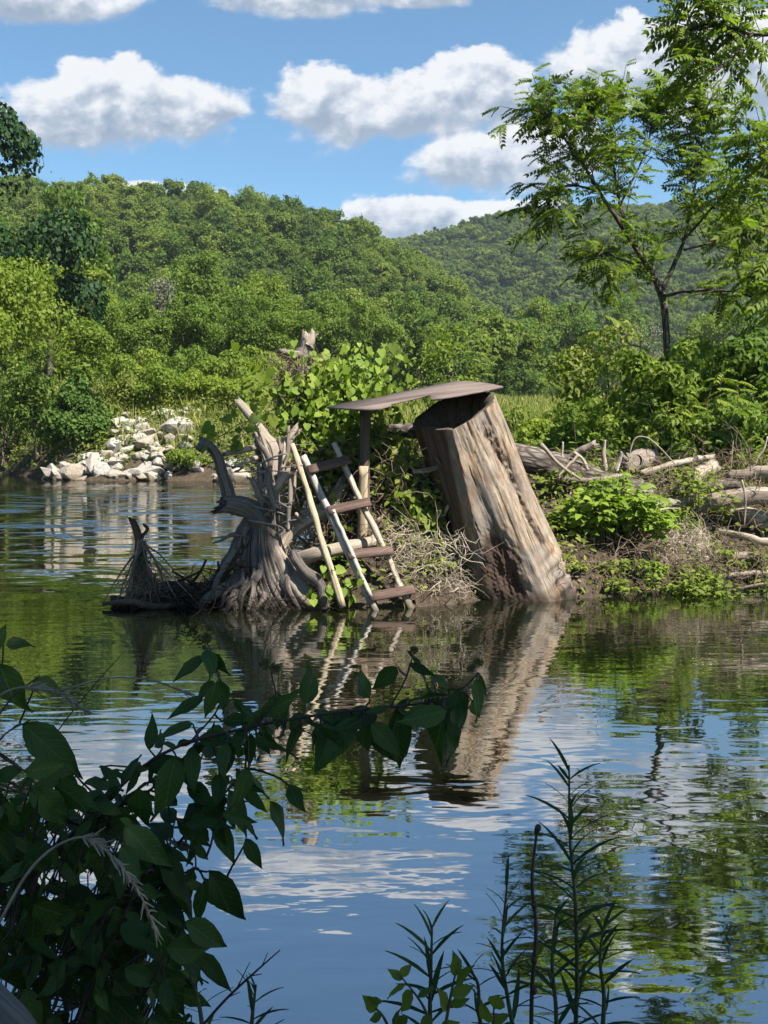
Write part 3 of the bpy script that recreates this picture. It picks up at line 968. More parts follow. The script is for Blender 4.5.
BUSHES = [
    # far left bank
    ('leafy_bush', 'leafy bush overhanging the water at the left edge of the far bank', 8, 465, 330, 90, 60, 'tree', DIAMOND, .28, 3400),
    ('leafy_bush', 'dark bush left of the conical evergreen above the undercut bank', 42, 452, 348, 70, 55, 'tree', DIAMOND, .25, 3000),
    ('leafy_bush', 'tall feathery bush behind the conical evergreen', 92, 440, 318, 80, 60, 'bush', DIAMOND, .28, 3400),
    ('leafy_bush', 'light green bush at the top of the bank right of the conical evergreen', 128, 436, 372, 66, 54, 'weed', DIAMOND, .22, 2200),
    ('leafy_bush', 'rounded bush with pale tips standing above the piled rocks', 160, 440, 364, 66, 53, 'bush', DIAMOND, .22, 2400),
    ('leafy_bush', 'yellow green bush above the rocks left of the twisted stump', 198, 440, 370, 62, 54, 'bright', DIAMOND, .22, 2200),
    ('leafy_bush', 'low bush at the water between the rocks and the stump', 184, 486, 448, 56, 48.2, 'bush', DIAMOND, .16, 2200),
    ('leafy_bush', 'bush on the bank behind the knob of the twisted stump', 236, 455, 378, 66, 53, 'bright', DIAMOND, .22, 2400),
    ('leafy_bush', 'small bush with yellow shoots on the rocks below the evergreen', 92, 458, 424, 34, 50.5, 'bright', DIAMOND, .18, 1300),
    ('leafy_bush', 'low dark bush at the foot of the undercut bank', 58, 466, 428, 40, 53, 'bush', DIAMOND, .2, 1500),
    ('leafy_bush', 'bush in the field behind the broken snag', 275, 440, 372, 66, 56, 'weed', DIAMOND, .24, 2400),
    ('leafy_bush', 'big bush in the back row right of the conical evergreen', 112, 430, 346, 74, 66, 'bush', DIAMOND, .26, 3000),
    ('leafy_bush', 'yellowish bush in the back row above the upper white slab', 150, 430, 350, 70, 68, 'bright', DIAMOND, .26, 3000),
    ('leafy_bush', 'shaggy green bush in the back row above the right hand rocks', 186, 430, 344, 74, 70, 'tree', DIAMOND, .26, 3000),
    ('leafy_bush', 'bush in the back row above the hooked limb of the stump', 222, 430, 350, 72, 66, 'bush', DIAMOND, .26, 3000),
    ('leafy_bush', 'light bush in the back row left of the broken snag', 258, 430, 346, 74, 70, 'bright', DIAMOND, .26, 3000),
    # field behind the island
    ('leafy_bush', 'bush in the field behind the vine covered pile', 330, 440, 352, 64, 50, 'bright', DIAMOND, .2, 2800),
    ('leafy_bush', 'sapling bush sticking up above the platform', 440, 440, 322, 74, 44, 'bright', OVATE, .22, 1500),
    ('leafy_bush', 'bush seen between the post and the leaning log', 398, 470, 404, 70, 26, 'weed', DIAMOND, .13, 2600),
    ('leafy_bush', 'low bush in the field right of the platform tip', 532, 440, 404, 90, 34, 'weed', DIAMOND, .16, 2800),
    ('leafy_bush', 'bright bush right behind the leaning log', 548, 465, 416, 96, 25, 'bright', DIAMOND, .14, 3400),
    ('leafy_bush', 'wide bright bush behind the bark covered log', 600, 470, 396, 100, 22, 'bush', OVATE, .15, 2600),
    ('leafy_bush', 'yellow green bush below and left of the walnut crown', 600, 440, 318, 96, 27, 'weed', OVATE, .18, 2800),
    ('leafy_bush', 'thick bush around the foot of the walnut trunk', 664, 470, 336, 100, 17.4, 'bush', OVATE, .13, 3800),
    ('leafy_bush', 'bush below the right limb of the walnut', 716, 470, 350, 100, 22, 'tree', OVATE, .17, 3200),
    ('leafy_bush', 'dark bush behind the big log at the right edge', 750, 480, 395, 90, 17.5, 'tree', OVATE, .13, 3200),
    ('leafy_bush', 'low bush behind the bark log right of the leaning log', 576, 482, 422, 66, 16.0, 'bush', OVATE, .11, 2600),
    ('leafy_bush', 'dense low bush behind the middle of the bark log', 622, 482, 414, 76, 16.4, 'bright', OVATE, .11, 3000),
    ('leafy_bush', 'dark green low bush above the pale log chunk', 676, 480, 410, 70, 16.2, 'bush', OVATE, .11, 3000),
    ('leafy_bush', 'low bush between the walnut trunk and the thick brown log', 724, 478, 404, 70, 16.2, 'tree', OVATE, .11, 3000),
    ('leafy_bush', 'bright bush at the field edge left of the walnut trunk', 636, 470, 372, 80, 19.5, 'bright', OVATE, .14, 3000),
    ('leafy_bush', 'bush filling the gap between the leaning log and the walnut', 586, 470, 392, 66, 29, 'bright', DIAMOND, .17, 3000),
    ('leafy_bush', 'tall bush at the right edge under the overhanging branches', 772, 470, 300, 110, 20, 'tree', OVATE, .17, 3600),
]
for i, b in enumerate(BUSHES):
    bush(*b[:7], b[7], b[8], b[9], b[10], seed=i)
bush('cedar_shrub', 'dense conical dark green evergreen on the left bank', 80, 458, 364, 72, 51.2, 'cedar', CLUMP, .17, 11000, seed=77, group=None, cat='shrub', lob_n=46, cone=True, jit=.8)

# ------------------------------------------------------------------ riprap rocks
def rock_mesh(seed):
    r = np.random.default_rng(seed)
    bm = bmesh.new()
    for _ in range(15):
        d = nrmz(r.normal(size=3)) * r.uniform(.75, 1.0)
        bm.verts.new(d * [1, .8, .62])
    bmesh.ops.convex_hull(bm, input=bm.verts)
    for v in [v for v in bm.verts if not v.link_faces]:
        bm.verts.remove(v)
    bmesh.ops.bevel(bm, geom=list(bm.edges), offset=.025, segments=1, affect='EDGES')
    bmesh.ops.triangulate(bm, faces=list(bm.faces))
    bmesh.ops.subdivide_edges(bm, edges=list(bm.edges), cuts=1)
    vs = np.array([v.co[:] for v in bm.verts])
    nn = fbm(vs, seed, 3.0, 3) * .05
    for v, k in zip(bm.verts, nn):
        v.co *= 1 + k
    me = bpy.data.meshes.new('rock')
    bm.to_mesh(me)
    bm.free()
    me.materials.append(M['rock'])
    return me
rock_me = [rock_mesh(300 + i) for i in range(12)]
RG = 'pale rocks piled along the far bank'
def rock(px, py, wpx, Yd, label, k, rot=None):
    o = bpy.data.objects.new('rock', rock_me[k % 12])
    COL.objects.link(o)
    Yd = hit(px, py) - .12
    p = P(px, py, Yd)
    s = wpx * Yd / FPX / 2 * 1.62
    o.location = tuple(p)
    o.scale = (s, s * random.uniform(.7, 1), s * random.uniform(.75, 1.05))
    o.rotation_euler = (random.uniform(-.3, .3), random.uniform(-.45, .45), random.uniform(0, 6.28) if rot is None else rot)
    tag(o, label, 'rock', RG)
def hit(px, py, Ya=44.0, Yb=80.0, n=500):
    d = D(px, py)
    Yv = np.linspace(Ya, Yb, n)
    q = np.array([0, 0, H]) + d[None] * (Yv / d[1])[:, None]
    g = ground_z(q[:, 0], q[:, 1])
    k = np.argmax(q[:, 2] < np.maximum(g, 0))
    return Yv[k]
def slopeY(py): return 48.2 + max(0, (481 - py)) / 66 * 3.6
BIG = [(50, 474, 24, 'tan rock at the left end of the waterline rocks'), (72, 471, 26, 'wide pale rock at the waterline, second from the left end'),
       (94, 464, 30, 'slanting grey white slab leaning on the waterline rocks'), (106, 470, 26, 'large pale tan rock at the middle of the waterline row'),
       (120, 476, 24, 'low tan rock at the waterline below the upright grey rock'), (136, 474, 20, 'blocky pale rock at the waterline right of the low tan one'),
       (152, 474, 20, 'pale rock at the right end of the waterline row, beside the low bush'), (115, 452, 22, 'upright bluish grey rock above the waterline row'),
       (148, 440, 30, 'broad white slab high on the right hand pile'), (122, 425, 22, 'tall white slab reaching up the bank between bushes'),
       (180, 428, 32, 'wide pale slab near the top of the bank left of the stump knob'), (236, 480, 40, 'flat tan rock at the water just behind the dead stump')]
for i, (x, y, w, l) in enumerate(BIG):
    rock(x, y, w, slopeY(y), l, i)
for i in range(94):
    if i >= 74: x, y = random.uniform(96, 215), random.uniform(412, 450)
    elif i >= 60: x, y = random.uniform(150, 268), random.uniform(462, 484)
    elif i >= 46: x, y = random.uniform(60, 170), random.uniform(455, 480)
    elif i < 18: x, y = random.uniform(42, 166), random.uniform(466, 481)
    elif i < 34: x, y = random.uniform(96, 166), random.uniform(440, 470)
    elif i < 40: x, y = random.uniform(136, 164), random.uniform(420, 442)
    elif i < 43: x, y = random.uniform(168, 205), random.uniform(418, 440)
    else: x, y = random.uniform(208, 262), random.uniform(474, 484)
    rock(x, y, random.uniform(10, 19), slopeY(y) + random.uniform(-.1, .4), 'smaller broken pale limestone rock filling the riprap on the far bank', i)

# ------------------------------------------------------------------ grass and weeds
def meadow():
    r = np.random.default_rng(41)
    n = 90000
    Yv = np.exp(r.uniform(math.log(15.5), math.log(125), n))
    px = r.uniform(-30, 800, n)
    x = (px - 384) / FPX * Yv
    d = sdist(LAND, x, Yv)
    ok = d > 1.2
    x, Yv = x[ok], Yv[ok]
    z = ground_z(x, Yv)
    m = len(x)
    hgt = r.uniform(.35, 1.0, m) * (.55 + .5 * sstep(18, 45, Yv)) * (1 + .35 * fbm(np.stack([x, Yv, x * 0], 1), 9, .25, 2))
    wd = (.012 + .00055 * Yv)
    lean = r.normal(size=(m, 3)) * .25; lean[:, 2] = 0
    side = nrmz(np.column_stack([r.normal(size=(m, 2)), np.zeros(m)]))
    b = np.column_stack([x, Yv, z - .03])
    up = np.array([0, 0, 1.0])
    mid = b + (up * .55 + lean * .35) * hgt[:, None]
    tip = b + (up + lean * 1.1) * hgt[:, None]
    V = np.stack([b - side * wd[:, None], b + side * wd[:, None], mid + side * wd[:, None] * .8, mid - side * wd[:, None] * .8, tip], 1)
    o = (np.arange(m) * 5)[:, None]
    mb = MB()
    mb.add(V.reshape(-1, 3), [np.array([[0, 1, 2, 3]]) + o, np.array([[3, 2, 4]]) + o])
    tag(mb.build('meadow_grass', M['grass']), 'tall yellow green meadow grass in the field behind the banks', 'grass', kind='stuff')
meadow()

def weeds(name, label, n, fx, T, leaf, mat, seed, hmax, dmin=.05, dmax=3.0):
    r = np.random.default_rng(seed)
    x, y = fx(r, n)
    d = sdist(LAND, x, y)
    k = fbm(np.stack([x, y, x * 0], 1), seed, 1.3, 2) + r.normal(size=n) * .3
    ok = (d > dmin) & (d < dmax) & (k > -.15)
    x, y = x[ok], y[ok]
    z = np.maximum(ground_z(x, y), .03)
    m = len(x)
    pos = np.column_stack([x, y, z + hmax * r.random(m) ** 1.4])
    nr = nrmz(np.array([0, -.4, 1.0]) + r.normal(size=(m, 3)) * .6)
    ax = nrmz(np.cross(nr, rand_dir(m, r)))
    mb = MB()
    leaves(mb, pos, ax, nr, leaf * r.uniform(.5, 1.3, m), T)
    tag(mb.build(name, M[mat]), label, 'weeds', kind='stuff')
weeds('bank_weeds', 'low green weeds growing over the rocky far bank', 42000, lambda r, n: (r.uniform(-30, -3, n), r.uniform(44, 62, n)), DIAMOND, .24, 'weed', 51, .9, .04, 12)
weeds('shore_weeds', 'small yellow green weeds along the near shore of the debris bank', 17000, lambda r, n: (r.uniform(-1, 6.5, n), r.uniform(10.3, 17, n)), OVATE, .085, 'weed', 52, .36, -.06, 5)
weeds('field_weeds', 'leafy weeds between the debris bank and the field', 16000, lambda r, n: (r.uniform(-1, 10, n), r.uniform(14, 30, n)), OVATE, .13, 'bush', 53, .7, 2.2, 30)
weeds('ground_litter', 'brown dead leaves and litter on the debris bank', 6500, lambda r, n: (r.uniform(-1, 6.5, n), r.uniform(10.3, 16, n)), DIAMOND, .06, 'twig', 54, .05, .0, 4)

# ------------------------------------------------------------------ walnut tree on the right and the overhanging one
def compound_tree(name, label, limbs, seed, frond=.5, per=1.0, Yspread=1.2, mat='frond', minlen=.35, trunk_mat='trunk', nlow=0):
    r = np.random.default_rng(seed)
    base = P(*limbs[0][0][0][:3])
    root = thing(name, label, 'tree', base)
    tr, br, cr = MB(), MB(), MB()
    fp, fa = [], []
    for i, (pts, r0, r1, s0, dens) in enumerate(limbs):
        path = tube(tr if i == 0 else br, PL(pts), [r0 * .8, (r0 + r1) * .36, r1 * .7], 22, 8, .06, 5, .12, seed + i)
        n = len(path)
        L = np.linalg.norm(np.diff(path, axis=0), axis=1).sum()
        nt = int(dens * L * per)
        for k in range(nt):
            s = s0 + (1 - s0) * r.random() ** .75
            j = min(int(s * (n - 1)), n - 2)
            b = path[j]
            tan = nrmz(path[j + 1] - path[j])
            d = nrmz(tan * .5 + rand_dir(1, r)[0] * .8 + np.array([0, 0, .25]))
            tl = r.uniform(.25, 1.0) * (1.25 - .5 * s)
            e = b + d * tl
            m = b + d * tl * .55 + np.array([0, 0, -.05]) + rand_dir(1, r)[0] * .06
            tube(br, [b, m, e], [.009, .007, .004], 5, 4, 0, 3, 0, k, cap=False)
            nf = r.integers(4, 8)
            for q in range(nf):
                t = 1 - .75 * r.random() ** 1.6
                pos = b + (e - b) * t
                az = r.uniform(0, 6.28)
                out = nrmz(d * r.uniform(.2, .9) + np.array([math.cos(az), math.sin(az), r.uniform(-.35, .35)]))
                fp.append(pos); fa.append(out)
    fp, fa = np.array(fp), np.array(fa)
    nr = nrmz(np.array([0, -.15, 1.0]) + r.normal(size=fp.shape) * .6)
    leaves(cr, fp, fa, nr, frond * r.uniform(.6, 1.15, len(fp)), FROND, r.uniform(.85, 1.2, len(fp)))
    cr.build('crown', M[mat], root)
    tr.build('trunk', M[trunk_mat], root, smooth=True)
    br.build('limbs', M[trunk_mat], root, smooth=True)
    return root

def cap_len(v): return v
W = [
    ([(669, 478, 18.2), (668, 400, 18.2), (667, 340, 18.1), (662, 296, 18), (648, 268, 17.9), (634, 246, 17.9)], .105, .06, .75, 2),
    ([(662, 296, 18), (690, 291, 17.6), (726, 291, 17.2), (764, 300, 16.8)], .05, .015, .45, 6),
    ([(634, 246, 17.9), (620, 205, 18.1), (612, 150, 18.3), (610, 98, 18.5)], .05, .012, .2, 10),
    ([(634, 246, 17.9), (600, 192, 17.4), (580, 160, 17.0), (556, 128, 16.8), (536, 108, 16.6)], .05, .010, .25, 10),
    ([(600, 192, 17.4), (570, 185, 17.2), (556, 194, 16.9), (548, 204, 16.8)], .03, .008, .25, 10),
    ([(648, 268, 17.9), (618, 258, 17.3), (604, 252, 16.9), (594, 260, 16.7)], .035, .008, .35, 9),
    ([(662, 290, 18), (684, 240, 18.4), (696, 180, 18.6), (704, 130, 18.7), (708, 92, 18.7)], .05, .012, .25, 10),
    ([(684, 240, 18.4), (720, 200, 17.9), (752, 175, 17.4)], .035, .010, .3, 11),
    ([(620, 205, 18.1), (642, 160, 18.9), (655, 118, 19.3), (660, 95, 19.4)], .03, .008, .3, 9),
    ([(580, 160, 17), (588, 128, 17.6), (592, 108, 17.9)], .02, .006, .25, 10),
    ([(684, 250, 18.4), (720, 240, 19), (760, 225, 19.4)], .03, .008, .3, 9),
]
compound_tree('walnut_tree', 'slender walnut tree with feathery compound leaves standing above the right bank', W, 601, .31, per=1.75)
O = [
    ([(880, 520, 14.5), (872, 400, 14.5), (860, 250, 14.5), (850, 120, 14.6), (840, -20, 14.8), (830, -160, 15)], .17, .07, .9, 2),
    ([(852, 90, 14.6), (800, 40, 14.1), (750, 34, 13.8), (712, 24, 13.7), (692, 30, 13.6)], .05, .010, .35, 13),
    ([(845, 30, 14.7), (790, -5, 14.2), (740, -20, 14), (700, -22, 13.8)], .05, .010, .3, 12),
    ([(856, 200, 14.5), (810, 165, 14.2), (770, 150, 14), (742, 160, 13.9)], .045, .010, .3, 12),
    ([(860, 260, 14.5), (815, 235, 14.2), (775, 225, 14), (740, 235, 13.8)], .045, .010, .25, 12),
    ([(752, 34, 13.8), (730, 60, 13.5), (716, 72, 13.4)], .02, .006, .1, 9),
    ([(858, 230, 14.5), (820, 270, 14), (785, 280, 13.7)], .04, .010, .3, 10),
    ([(838, -60, 14.9), (780, -110, 15), (720, -130, 15)], .05, .010, .2, 8),
]
compound_tree('walnut_tree', 'overhanging walnut tree whose leafy branches reach in from the top right corner', O, 602, .36, per=.85)

def frond_shrub(label, px, ybase, ytop, Yd, n, spread, seed, frond=.5, mat='bright'):
    r = np.random.default_rng(seed)
    b = P(px, ybase, Yd); b[2] = gz(b[0], Yd)
    zt = P(px, ytop, Yd)[2]
    root = thing('walnut_sapling', label, 'sapling', b, 'compound leaved saplings under the walnut')
    st, lf = MB(), MB()
    pos, ax = [], []
    for k in range(n):
        a = r.uniform(0, 6.28)
        e = np.array([b[0] + math.cos(a) * spread * r.random(), b[1] + math.sin(a) * spread * r.random(), b[2] + (zt - b[2]) * r.uniform(.5, .95)])
        tube(st, [b + rand_dir(1, r)[0] * .05, (b + e) / 2 + rand_dir(1, r)[0] * .1, e], [.018, .012, .006], 6, 5, 0, 3, 0, k)
        for q in range(7):
            az = q * 2.4 + r.random()
            pos.append(e - [0, 0, (zt - b[2]) * .09 * (q % 4)]); ax.append([math.cos(az), math.sin(az), r.uniform(-.1, .4)])
    leaves(lf, pos, ax, nrmz(np.array([0, -.1, 1.0]) + r.normal(size=(len(pos), 3)) * .2), frond * r.uniform(.7, 1.15, len(pos)), FROND)
    lf.build('foliage', M[mat], root)
    st.build('stem', M['trunk'], root)
frond_shrub('young walnut with long bright compound leaves before the dark bush right of the trunk', 690, 470, 362, 17.0, 6, .7, 71, .36)
frond_shrub('young walnut with drooping compound leaves below the walnut trunk', 655, 470, 396, 16.6, 5, .6, 72, .34)
frond_shrub('thin young walnut standing left of the trunk under the crown', 612, 470, 305, 20.5, 5, .8, 73, .45, 'young')
frond_shrub('young walnut by the right edge above the big log', 745, 480, 372, 18.2, 6, .8, 74, .34)
frond_shrub('small reddish tipped sapling above the bush behind the platform', 478, 440, 328, 36, 5, .7, 75, .45, 'young')

# ------------------------------------------------------------------ dead twisted stump
def px_r(r, Y): return r * Y / FPX
def tb(mb, pts, rpx, **kw):
    kw.setdefault('jag', .9 if kw.get('rough') else 0)
    Y = np.mean([p[2] for p in pts])
    return tube(mb, PL(pts), [px_r(q, Y) for q in rpx], **kw)

st = thing('dead_stump', 'twisted grey dead stump with a hooked limb standing left of the ladder', 'stump', P(262, 606, 10.6))
a = MB()
kw = dict(n=40, sides=28, rough=.10)
def stump_loft(mb):
    ys = [616, 605, 590, 575, 560, 545, 530, 515, 502, 494]
    lx = [222, 225, 229, 233, 238, 242, 247, 252, 257, 260]
    rx = [322, 316, 304, 294, 288, 283, 280, 278, 277, 275]
    nl, nth = 200, 380
    th = np.linspace(0, 2 * math.pi, nth, endpoint=False)
    V, Gr, Tn = [], [], []
    for i in range(nl):
        yv = 616 + (494 - 616) * i / (nl - 1)
        l, r_ = np.interp(-yv, [-q for q in ys], lx), np.interp(-yv, [-q for q in ys], rx)
        c = P((l + r_) / 2, yv, 10.62 + .12 * i / nl)
        R = (r_ - l) / 2 * 10.6 / FPX
        k = 1 - i / (nl - 1)
        tw = th + 1.1 * (1 - k) + .35 * np.sin(th + 2.0)
        wq = tw + .55 * np.sin(2 * tw + 1.0 + .8 * k) + .35 * np.sin(3 * tw + 2.2 - 1.5 * k)
        fl = np.abs(np.sin(2.0 * wq + .6)) ** .7 + .5 * np.abs(np.sin(4.5 * wq + 1.3 + 1.9 * k)) ** .8
        q = np.stack([np.cos(tw) * 1.0, np.sin(tw) * 1.0, np.full(nth, c[2] * .55)], 1)
        fine = fbm(q * [7, 7, 2.2], 61, 1.0, 3) * .05 + fbm(q * [26, 26, 4.0], 62, 1.0, 2) * .028
        cr = np.exp(-(fbm(q * [9, 9, 1.6], 66, 1.2, 3) / .05) ** 2)
        fine = fine - .07 * cr
        rr = R * (.76 + .22 * fl * (.45 + .75 * k) / 1.2 + fine + .10 * (fl > 1.0) * k * 0)
        ring = c + np.stack([np.cos(th) * rr, np.sin(th) * rr * .85, .03 * fine / .05 * np.ones(nth) * k], 1)
        V.append(ring)
        Gr.append(np.stack([np.cos(tw) * .35, np.sin(tw) * .35, np.full(nth, c[2])], 1))
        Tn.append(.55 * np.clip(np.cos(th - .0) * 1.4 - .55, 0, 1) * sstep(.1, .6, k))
    I, J = np.meshgrid(np.arange(nl - 1), np.arange(nth), indexing='ij')
    J2 = (J + 1) % nth
    mb.add(np.concatenate(V), [np.stack([I * nth + J, I * nth + J2, (I + 1) * nth + J2, (I + 1) * nth + J], -1).reshape(-1, 4)], np.concatenate(Gr), np.concatenate(Tn))
stump_loft(a)
rt = np.random.default_rng(88)
for q in range(11):                     # roots that leave the base at odd angles and dive into the water
    x0 = rt.uniform(228, 300)
    y0 = rt.uniform(560, 592)
    dx = (x0 - 262) * rt.uniform(.5, 1.3) + rt.normal() * 10 - 6
    Y0 = 10.45 - .12 * rt.random()
    w0 = rt.uniform(2.2, 6.5)
    tb(a, [(x0, y0 - 14, Y0 + .12), (x0 + dx * .3 + rt.normal() * 4, y0, Y0), (x0 + dx * .7 + rt.normal() * 5, (y0 + 606) / 2, Y0 - .1), (x0 + dx, 612, Y0 - .22 * rt.random() - .05)], [w0 * .5, w0, w0 * .8, w0 * .5], flute=.16, nf=3, seed=760 + q, tone=max(0, rt.normal() * .2), n=26, sides=12, rough=.3)
tb(a, [(322, 612, 10.35), (306, 600, 10.38), (292, 584, 10.45), (280, 560, 10.58), (272, 540, 10.68)], [8, 10, 10, 7, 3], flute=.2, nf=5, seed=4, twist=.7, tone=.4, **kw)
tb(a, [(190, 604, 10.5), (205, 592, 10.55), (218, 578, 10.6), (232, 556, 10.65), (244, 532, 10.7), (254, 516, 10.75)], [4, 6, 6, 6.5, 7, 7], flute=.12, nf=4, seed=6, twist=.6, **kw)
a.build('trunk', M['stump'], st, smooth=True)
a = MB()
tb(a, [(264, 536, 10.68), (256, 518, 10.65), (246, 509, 10.6), (234, 506, 10.52), (221, 505, 10.45)], [9, 11, 10.5, 9, 7.5], flute=.12, nf=5, seed=7, twist=1.5, **kw)
tb(a, [(236, 508, 10.55), (229, 500, 10.55), (225, 486, 10.55), (220, 470, 10.52), (216, 456, 10.5), (210, 447, 10.48), (202, 443, 10.46)], [8, 7.5, 6, 5.2, 5, 5, 5.5], flute=.12, nf=4, seed=8, **kw)
tb(a, [(204, 444, 10.46), (201, 446, 10.44), (199, 449, 10.43)], [5.8, 6.2, 4.5], flute=.15, nf=4, seed=9, n=8, sides=14, rough=.15)
a.build('hooked_limb', M['stump'], st, smooth=True)
a = MB()
tb(a, [(265, 520, 10.8), (270, 492, 10.85), (276, 466, 10.9), (273, 448, 10.92), (264, 436, 10.95), (252, 418, 11), (239, 403, 11.05)], [9, 8.5, 8, 7.5, 6, 4.5, 3.8], flute=.13, nf=4, seed=10, tone=.5, **kw)
tb(a, [(276, 466, 10.9), (282, 452, 10.95), (288, 440, 11), (298, 428, 11.05)], [5, 4.5, 4.5, 4], flute=.1, nf=4, seed=11, tone=.5, n=16, sides=14, rough=.1)
rs = np.random.default_rng(77)
for q in range(13):
    x0, x1 = rs.uniform(256, 282), rs.uniform(252, 300)
    y0, y1 = rs.uniform(500, 535), rs.uniform(420, 470)
    Y0 = 10.72 + rs.normal() * .08
    w0 = rs.uniform(1.6, 4.6)
    tb(a, [(x0, y0, Y0), (x0 * .6 + 272 * .4 + rs.normal() * 4, (2 * y0 + y1) / 3, Y0 + .03), (x0 * .2 + x1 * .5 + 272 * .3 + rs.normal() * 5, (y0 + 2 * y1) / 3, Y0 + .08), (x1, y1, Y0 + .12)], [w0, w0 * .85, w0 * .7, w0 * .4], flute=.15, nf=3, seed=700 + q, tone=rs.uniform(.1, .7), n=26, sides=12, rough=.2)
for q in range(16):
    x0, y0 = rs.uniform(232, 290), rs.uniform(440, 560)
    tb(a, [(x0, y0, 10.6), (x0 + rs.normal() * 8, y0 - rs.uniform(0, 12), 10.55), (x0 + rs.normal() * 18, y0 - rs.uniform(-8, 26), 10.5)], [1.3, 1.0, .5], seed=740 + q, tone=rs.uniform(0, .5), n=12, sides=6, rough=.2)
tb(a, [(270, 500, 10.7), (280, 485, 10.62), (291, 470, 10.55)], [4.2, 4.6, 4.0], flute=.1, nf=3, seed=12, tone=.6, n=14, sides=12, rough=.1)
tb(a, [(266, 510, 10.7), (258, 492, 10.68), (251, 478, 10.62)], [4.5, 4, 3.2], flute=.1, nf=3, seed=13, tone=.5, n=14, sides=12, rough=.1)
tb(a, [(262, 446, 10.9), (246, 449, 10.7), (223, 455, 10.55)], [3.6, 3.0, 2.2], flute=.08, nf=3, seed=14, tone=.5, n=14, sides=10, rough=.12)
tb(a, [(266, 455, 10.9), (250, 460, 10.75), (232, 468, 10.6)], [2.6, 2.2, 1.4], flute=.08, nf=3, seed=15, tone=.7, n=14, sides=8, rough=.12)
tb(a, [(240, 534, 10.6), (231, 535, 10.5), (222, 540, 10.45), (213, 543, 10.4)], [2.2, 2, 1.6, .9], seed=16, n=14, sides=8)
a.build('dead_limbs', M['stump'], st, smooth=True)

tb_l = MB()
tb(tb_l, [(276, 590, 10.9), (281, 545, 10.95), (300, 522, 11), (330, 505, 11.1), (345, 480, 11.2)], [9, 9, 9, 8, 6], flute=.12, nf=4, seed=20, n=30, sides=18, rough=.12)
tag(tb_l.build('driftwood_log', M['driftwood'], origin=P(276, 600, 10.9), smooth=True), 'curved grey root limb rising behind the leaning pole and the ladder', 'driftwood', 'driftwood logs and limbs')

# ------------------------------------------------------------------ conical root mass left of the stump
def root_mass():
    r = np.random.default_rng(90)
    o0 = P(145, 606, 10.6)
    root = thing('root_mass', 'dark conical tangle of roots and twigs left of the twisted stump', 'root tangle', o0)
    a = MB()
    tb(a, [(142, 610, 10.6), (142, 566, 10.6), (139, 540, 10.6), (132, 519, 10.58)], [7, 6, 4, 2.6], flute=.12, nf=4, seed=31, n=18, sides=10, rough=.2)
    tb(a, [(139, 545, 10.6), (143, 535, 10.6), (147, 529, 10.6), (144, 525, 10.6)], [3, 2.2, 1.8, 1.6], seed=32, n=12, sides=8, rough=.2)
    a.build('spike', M['dark_twig'], root, smooth=True)
    a = MB()
    apex = (140, 538)
    for i, (ex, ey, Y) in enumerate([(103, 603, 10.4), (110, 609, 10.3), (122, 608, 10.35), (178, 577, 10.5), (173, 606, 10.35), (180, 606, 10.3), (160, 604, 10.3), (132, 607, 10.25), (200, 605, 10.3), (118, 600, 10.75), (168, 602, 10.85)]):
        tb(a, [(apex[0] + r.normal() * 3, apex[1] + abs(r.normal()) * 6, 10.58), ((apex[0] + ex) / 2 + r.normal() * 3, (apex[1] + ey) / 2 + r.normal() * 3, (Y + 10.55) / 2), (ex, ey, Y)], [1.2, .9, .5], seed=33 + i, n=22, sides=6, rough=.6)
    tb(a, [(103, 604, 10.35), (130, 602, 10.3), (160, 606, 10.3), (185, 603, 10.35)], [2, 3, 3, 2], seed=50, n=16, sides=8, rough=.25)
    a.build('long_roots', M['twig'], root, smooth=True)
    a = MB()
    m = 950
    t = r.random(m) ** .7
    hx = 142 + (r.normal(size=m) * 15 * t) + 8 * t
    hy = 552 + 56 * t
    Yv = 10.6 + r.normal(size=m) * .16 * t
    p0 = np.array([P(x, y, Y) for x, y, Y in zip(hx, hy, Yv)])
    dd = nrmz(np.array([0, 0, -1.0]) + r.normal(size=(m, 3)) * .8)
    p1 = p0 + dd * r.uniform(.08, .42, (m, 1))
    p1[:, 2] = np.maximum(p1[:, 2], -.05)
    sticks(a, p0, p1, r.uniform(.0015, .006, m), .0012, .26, 4, 4, 91)
    a.build('fine_roots', M['twig'], root)
    a = MB()
    m = 520
    hx = r.uniform(160, 250, m)
    top = np.interp(hx, [160, 200, 225, 250], [590, 580, 566, 556])
    hy = top + (607 - top) * r.random(m)
    Yv = r.uniform(10.3, 11.0, m)
    p0 = np.array([P(x, y, Y) for x, y, Y in zip(hx, hy, Yv)])
    dd = nrmz(r.normal(size=(m, 3)) * [1.2, .8, .7] + [-.2, 0, -.2])
    p1 = p0 + dd * r.uniform(.1, .42, (m, 1))
    p1[:, 2] = np.clip(p1[:, 2], -.05, .45)
    sticks(a, p0, p1, r.uniform(.003, .010, m), .002, .16, 4, 3, 92)
    for i, (bx, by, ex, ey) in enumerate([(190, 585, 206, 560), (215, 578, 218, 562), (176, 582, 200, 571), (225, 570, 240, 548), (200, 590, 172, 571)]):
        tb(a, [(bx, by, 10.5), ((bx + ex) / 2 + 2, (by + ey) / 2, 10.45), (ex, ey, 10.4)], [1.8, 1.4, 1.2], seed=60 + i, n=8, sides=6)
    a.build('twig_ridge', M['dark_twig'], root)
    a = MB()
    tube(a, [P(112, 607, 10.5), P(150, 606, 10.55), P(190, 603, 10.7), P(235, 600, 10.75)], [.08, .14, .17, .22], 30, 14, .2, 5, .5, 70, flat=.9)
    tube(a, [P(142, 606, 10.62), P(144, 580, 10.62), P(141, 552, 10.6)], [.15, .09, .03], 16, 14, .2, 5, .8, 71)
    a.build('root_core', M['dark_twig'], root, smooth=True)
root_mass()

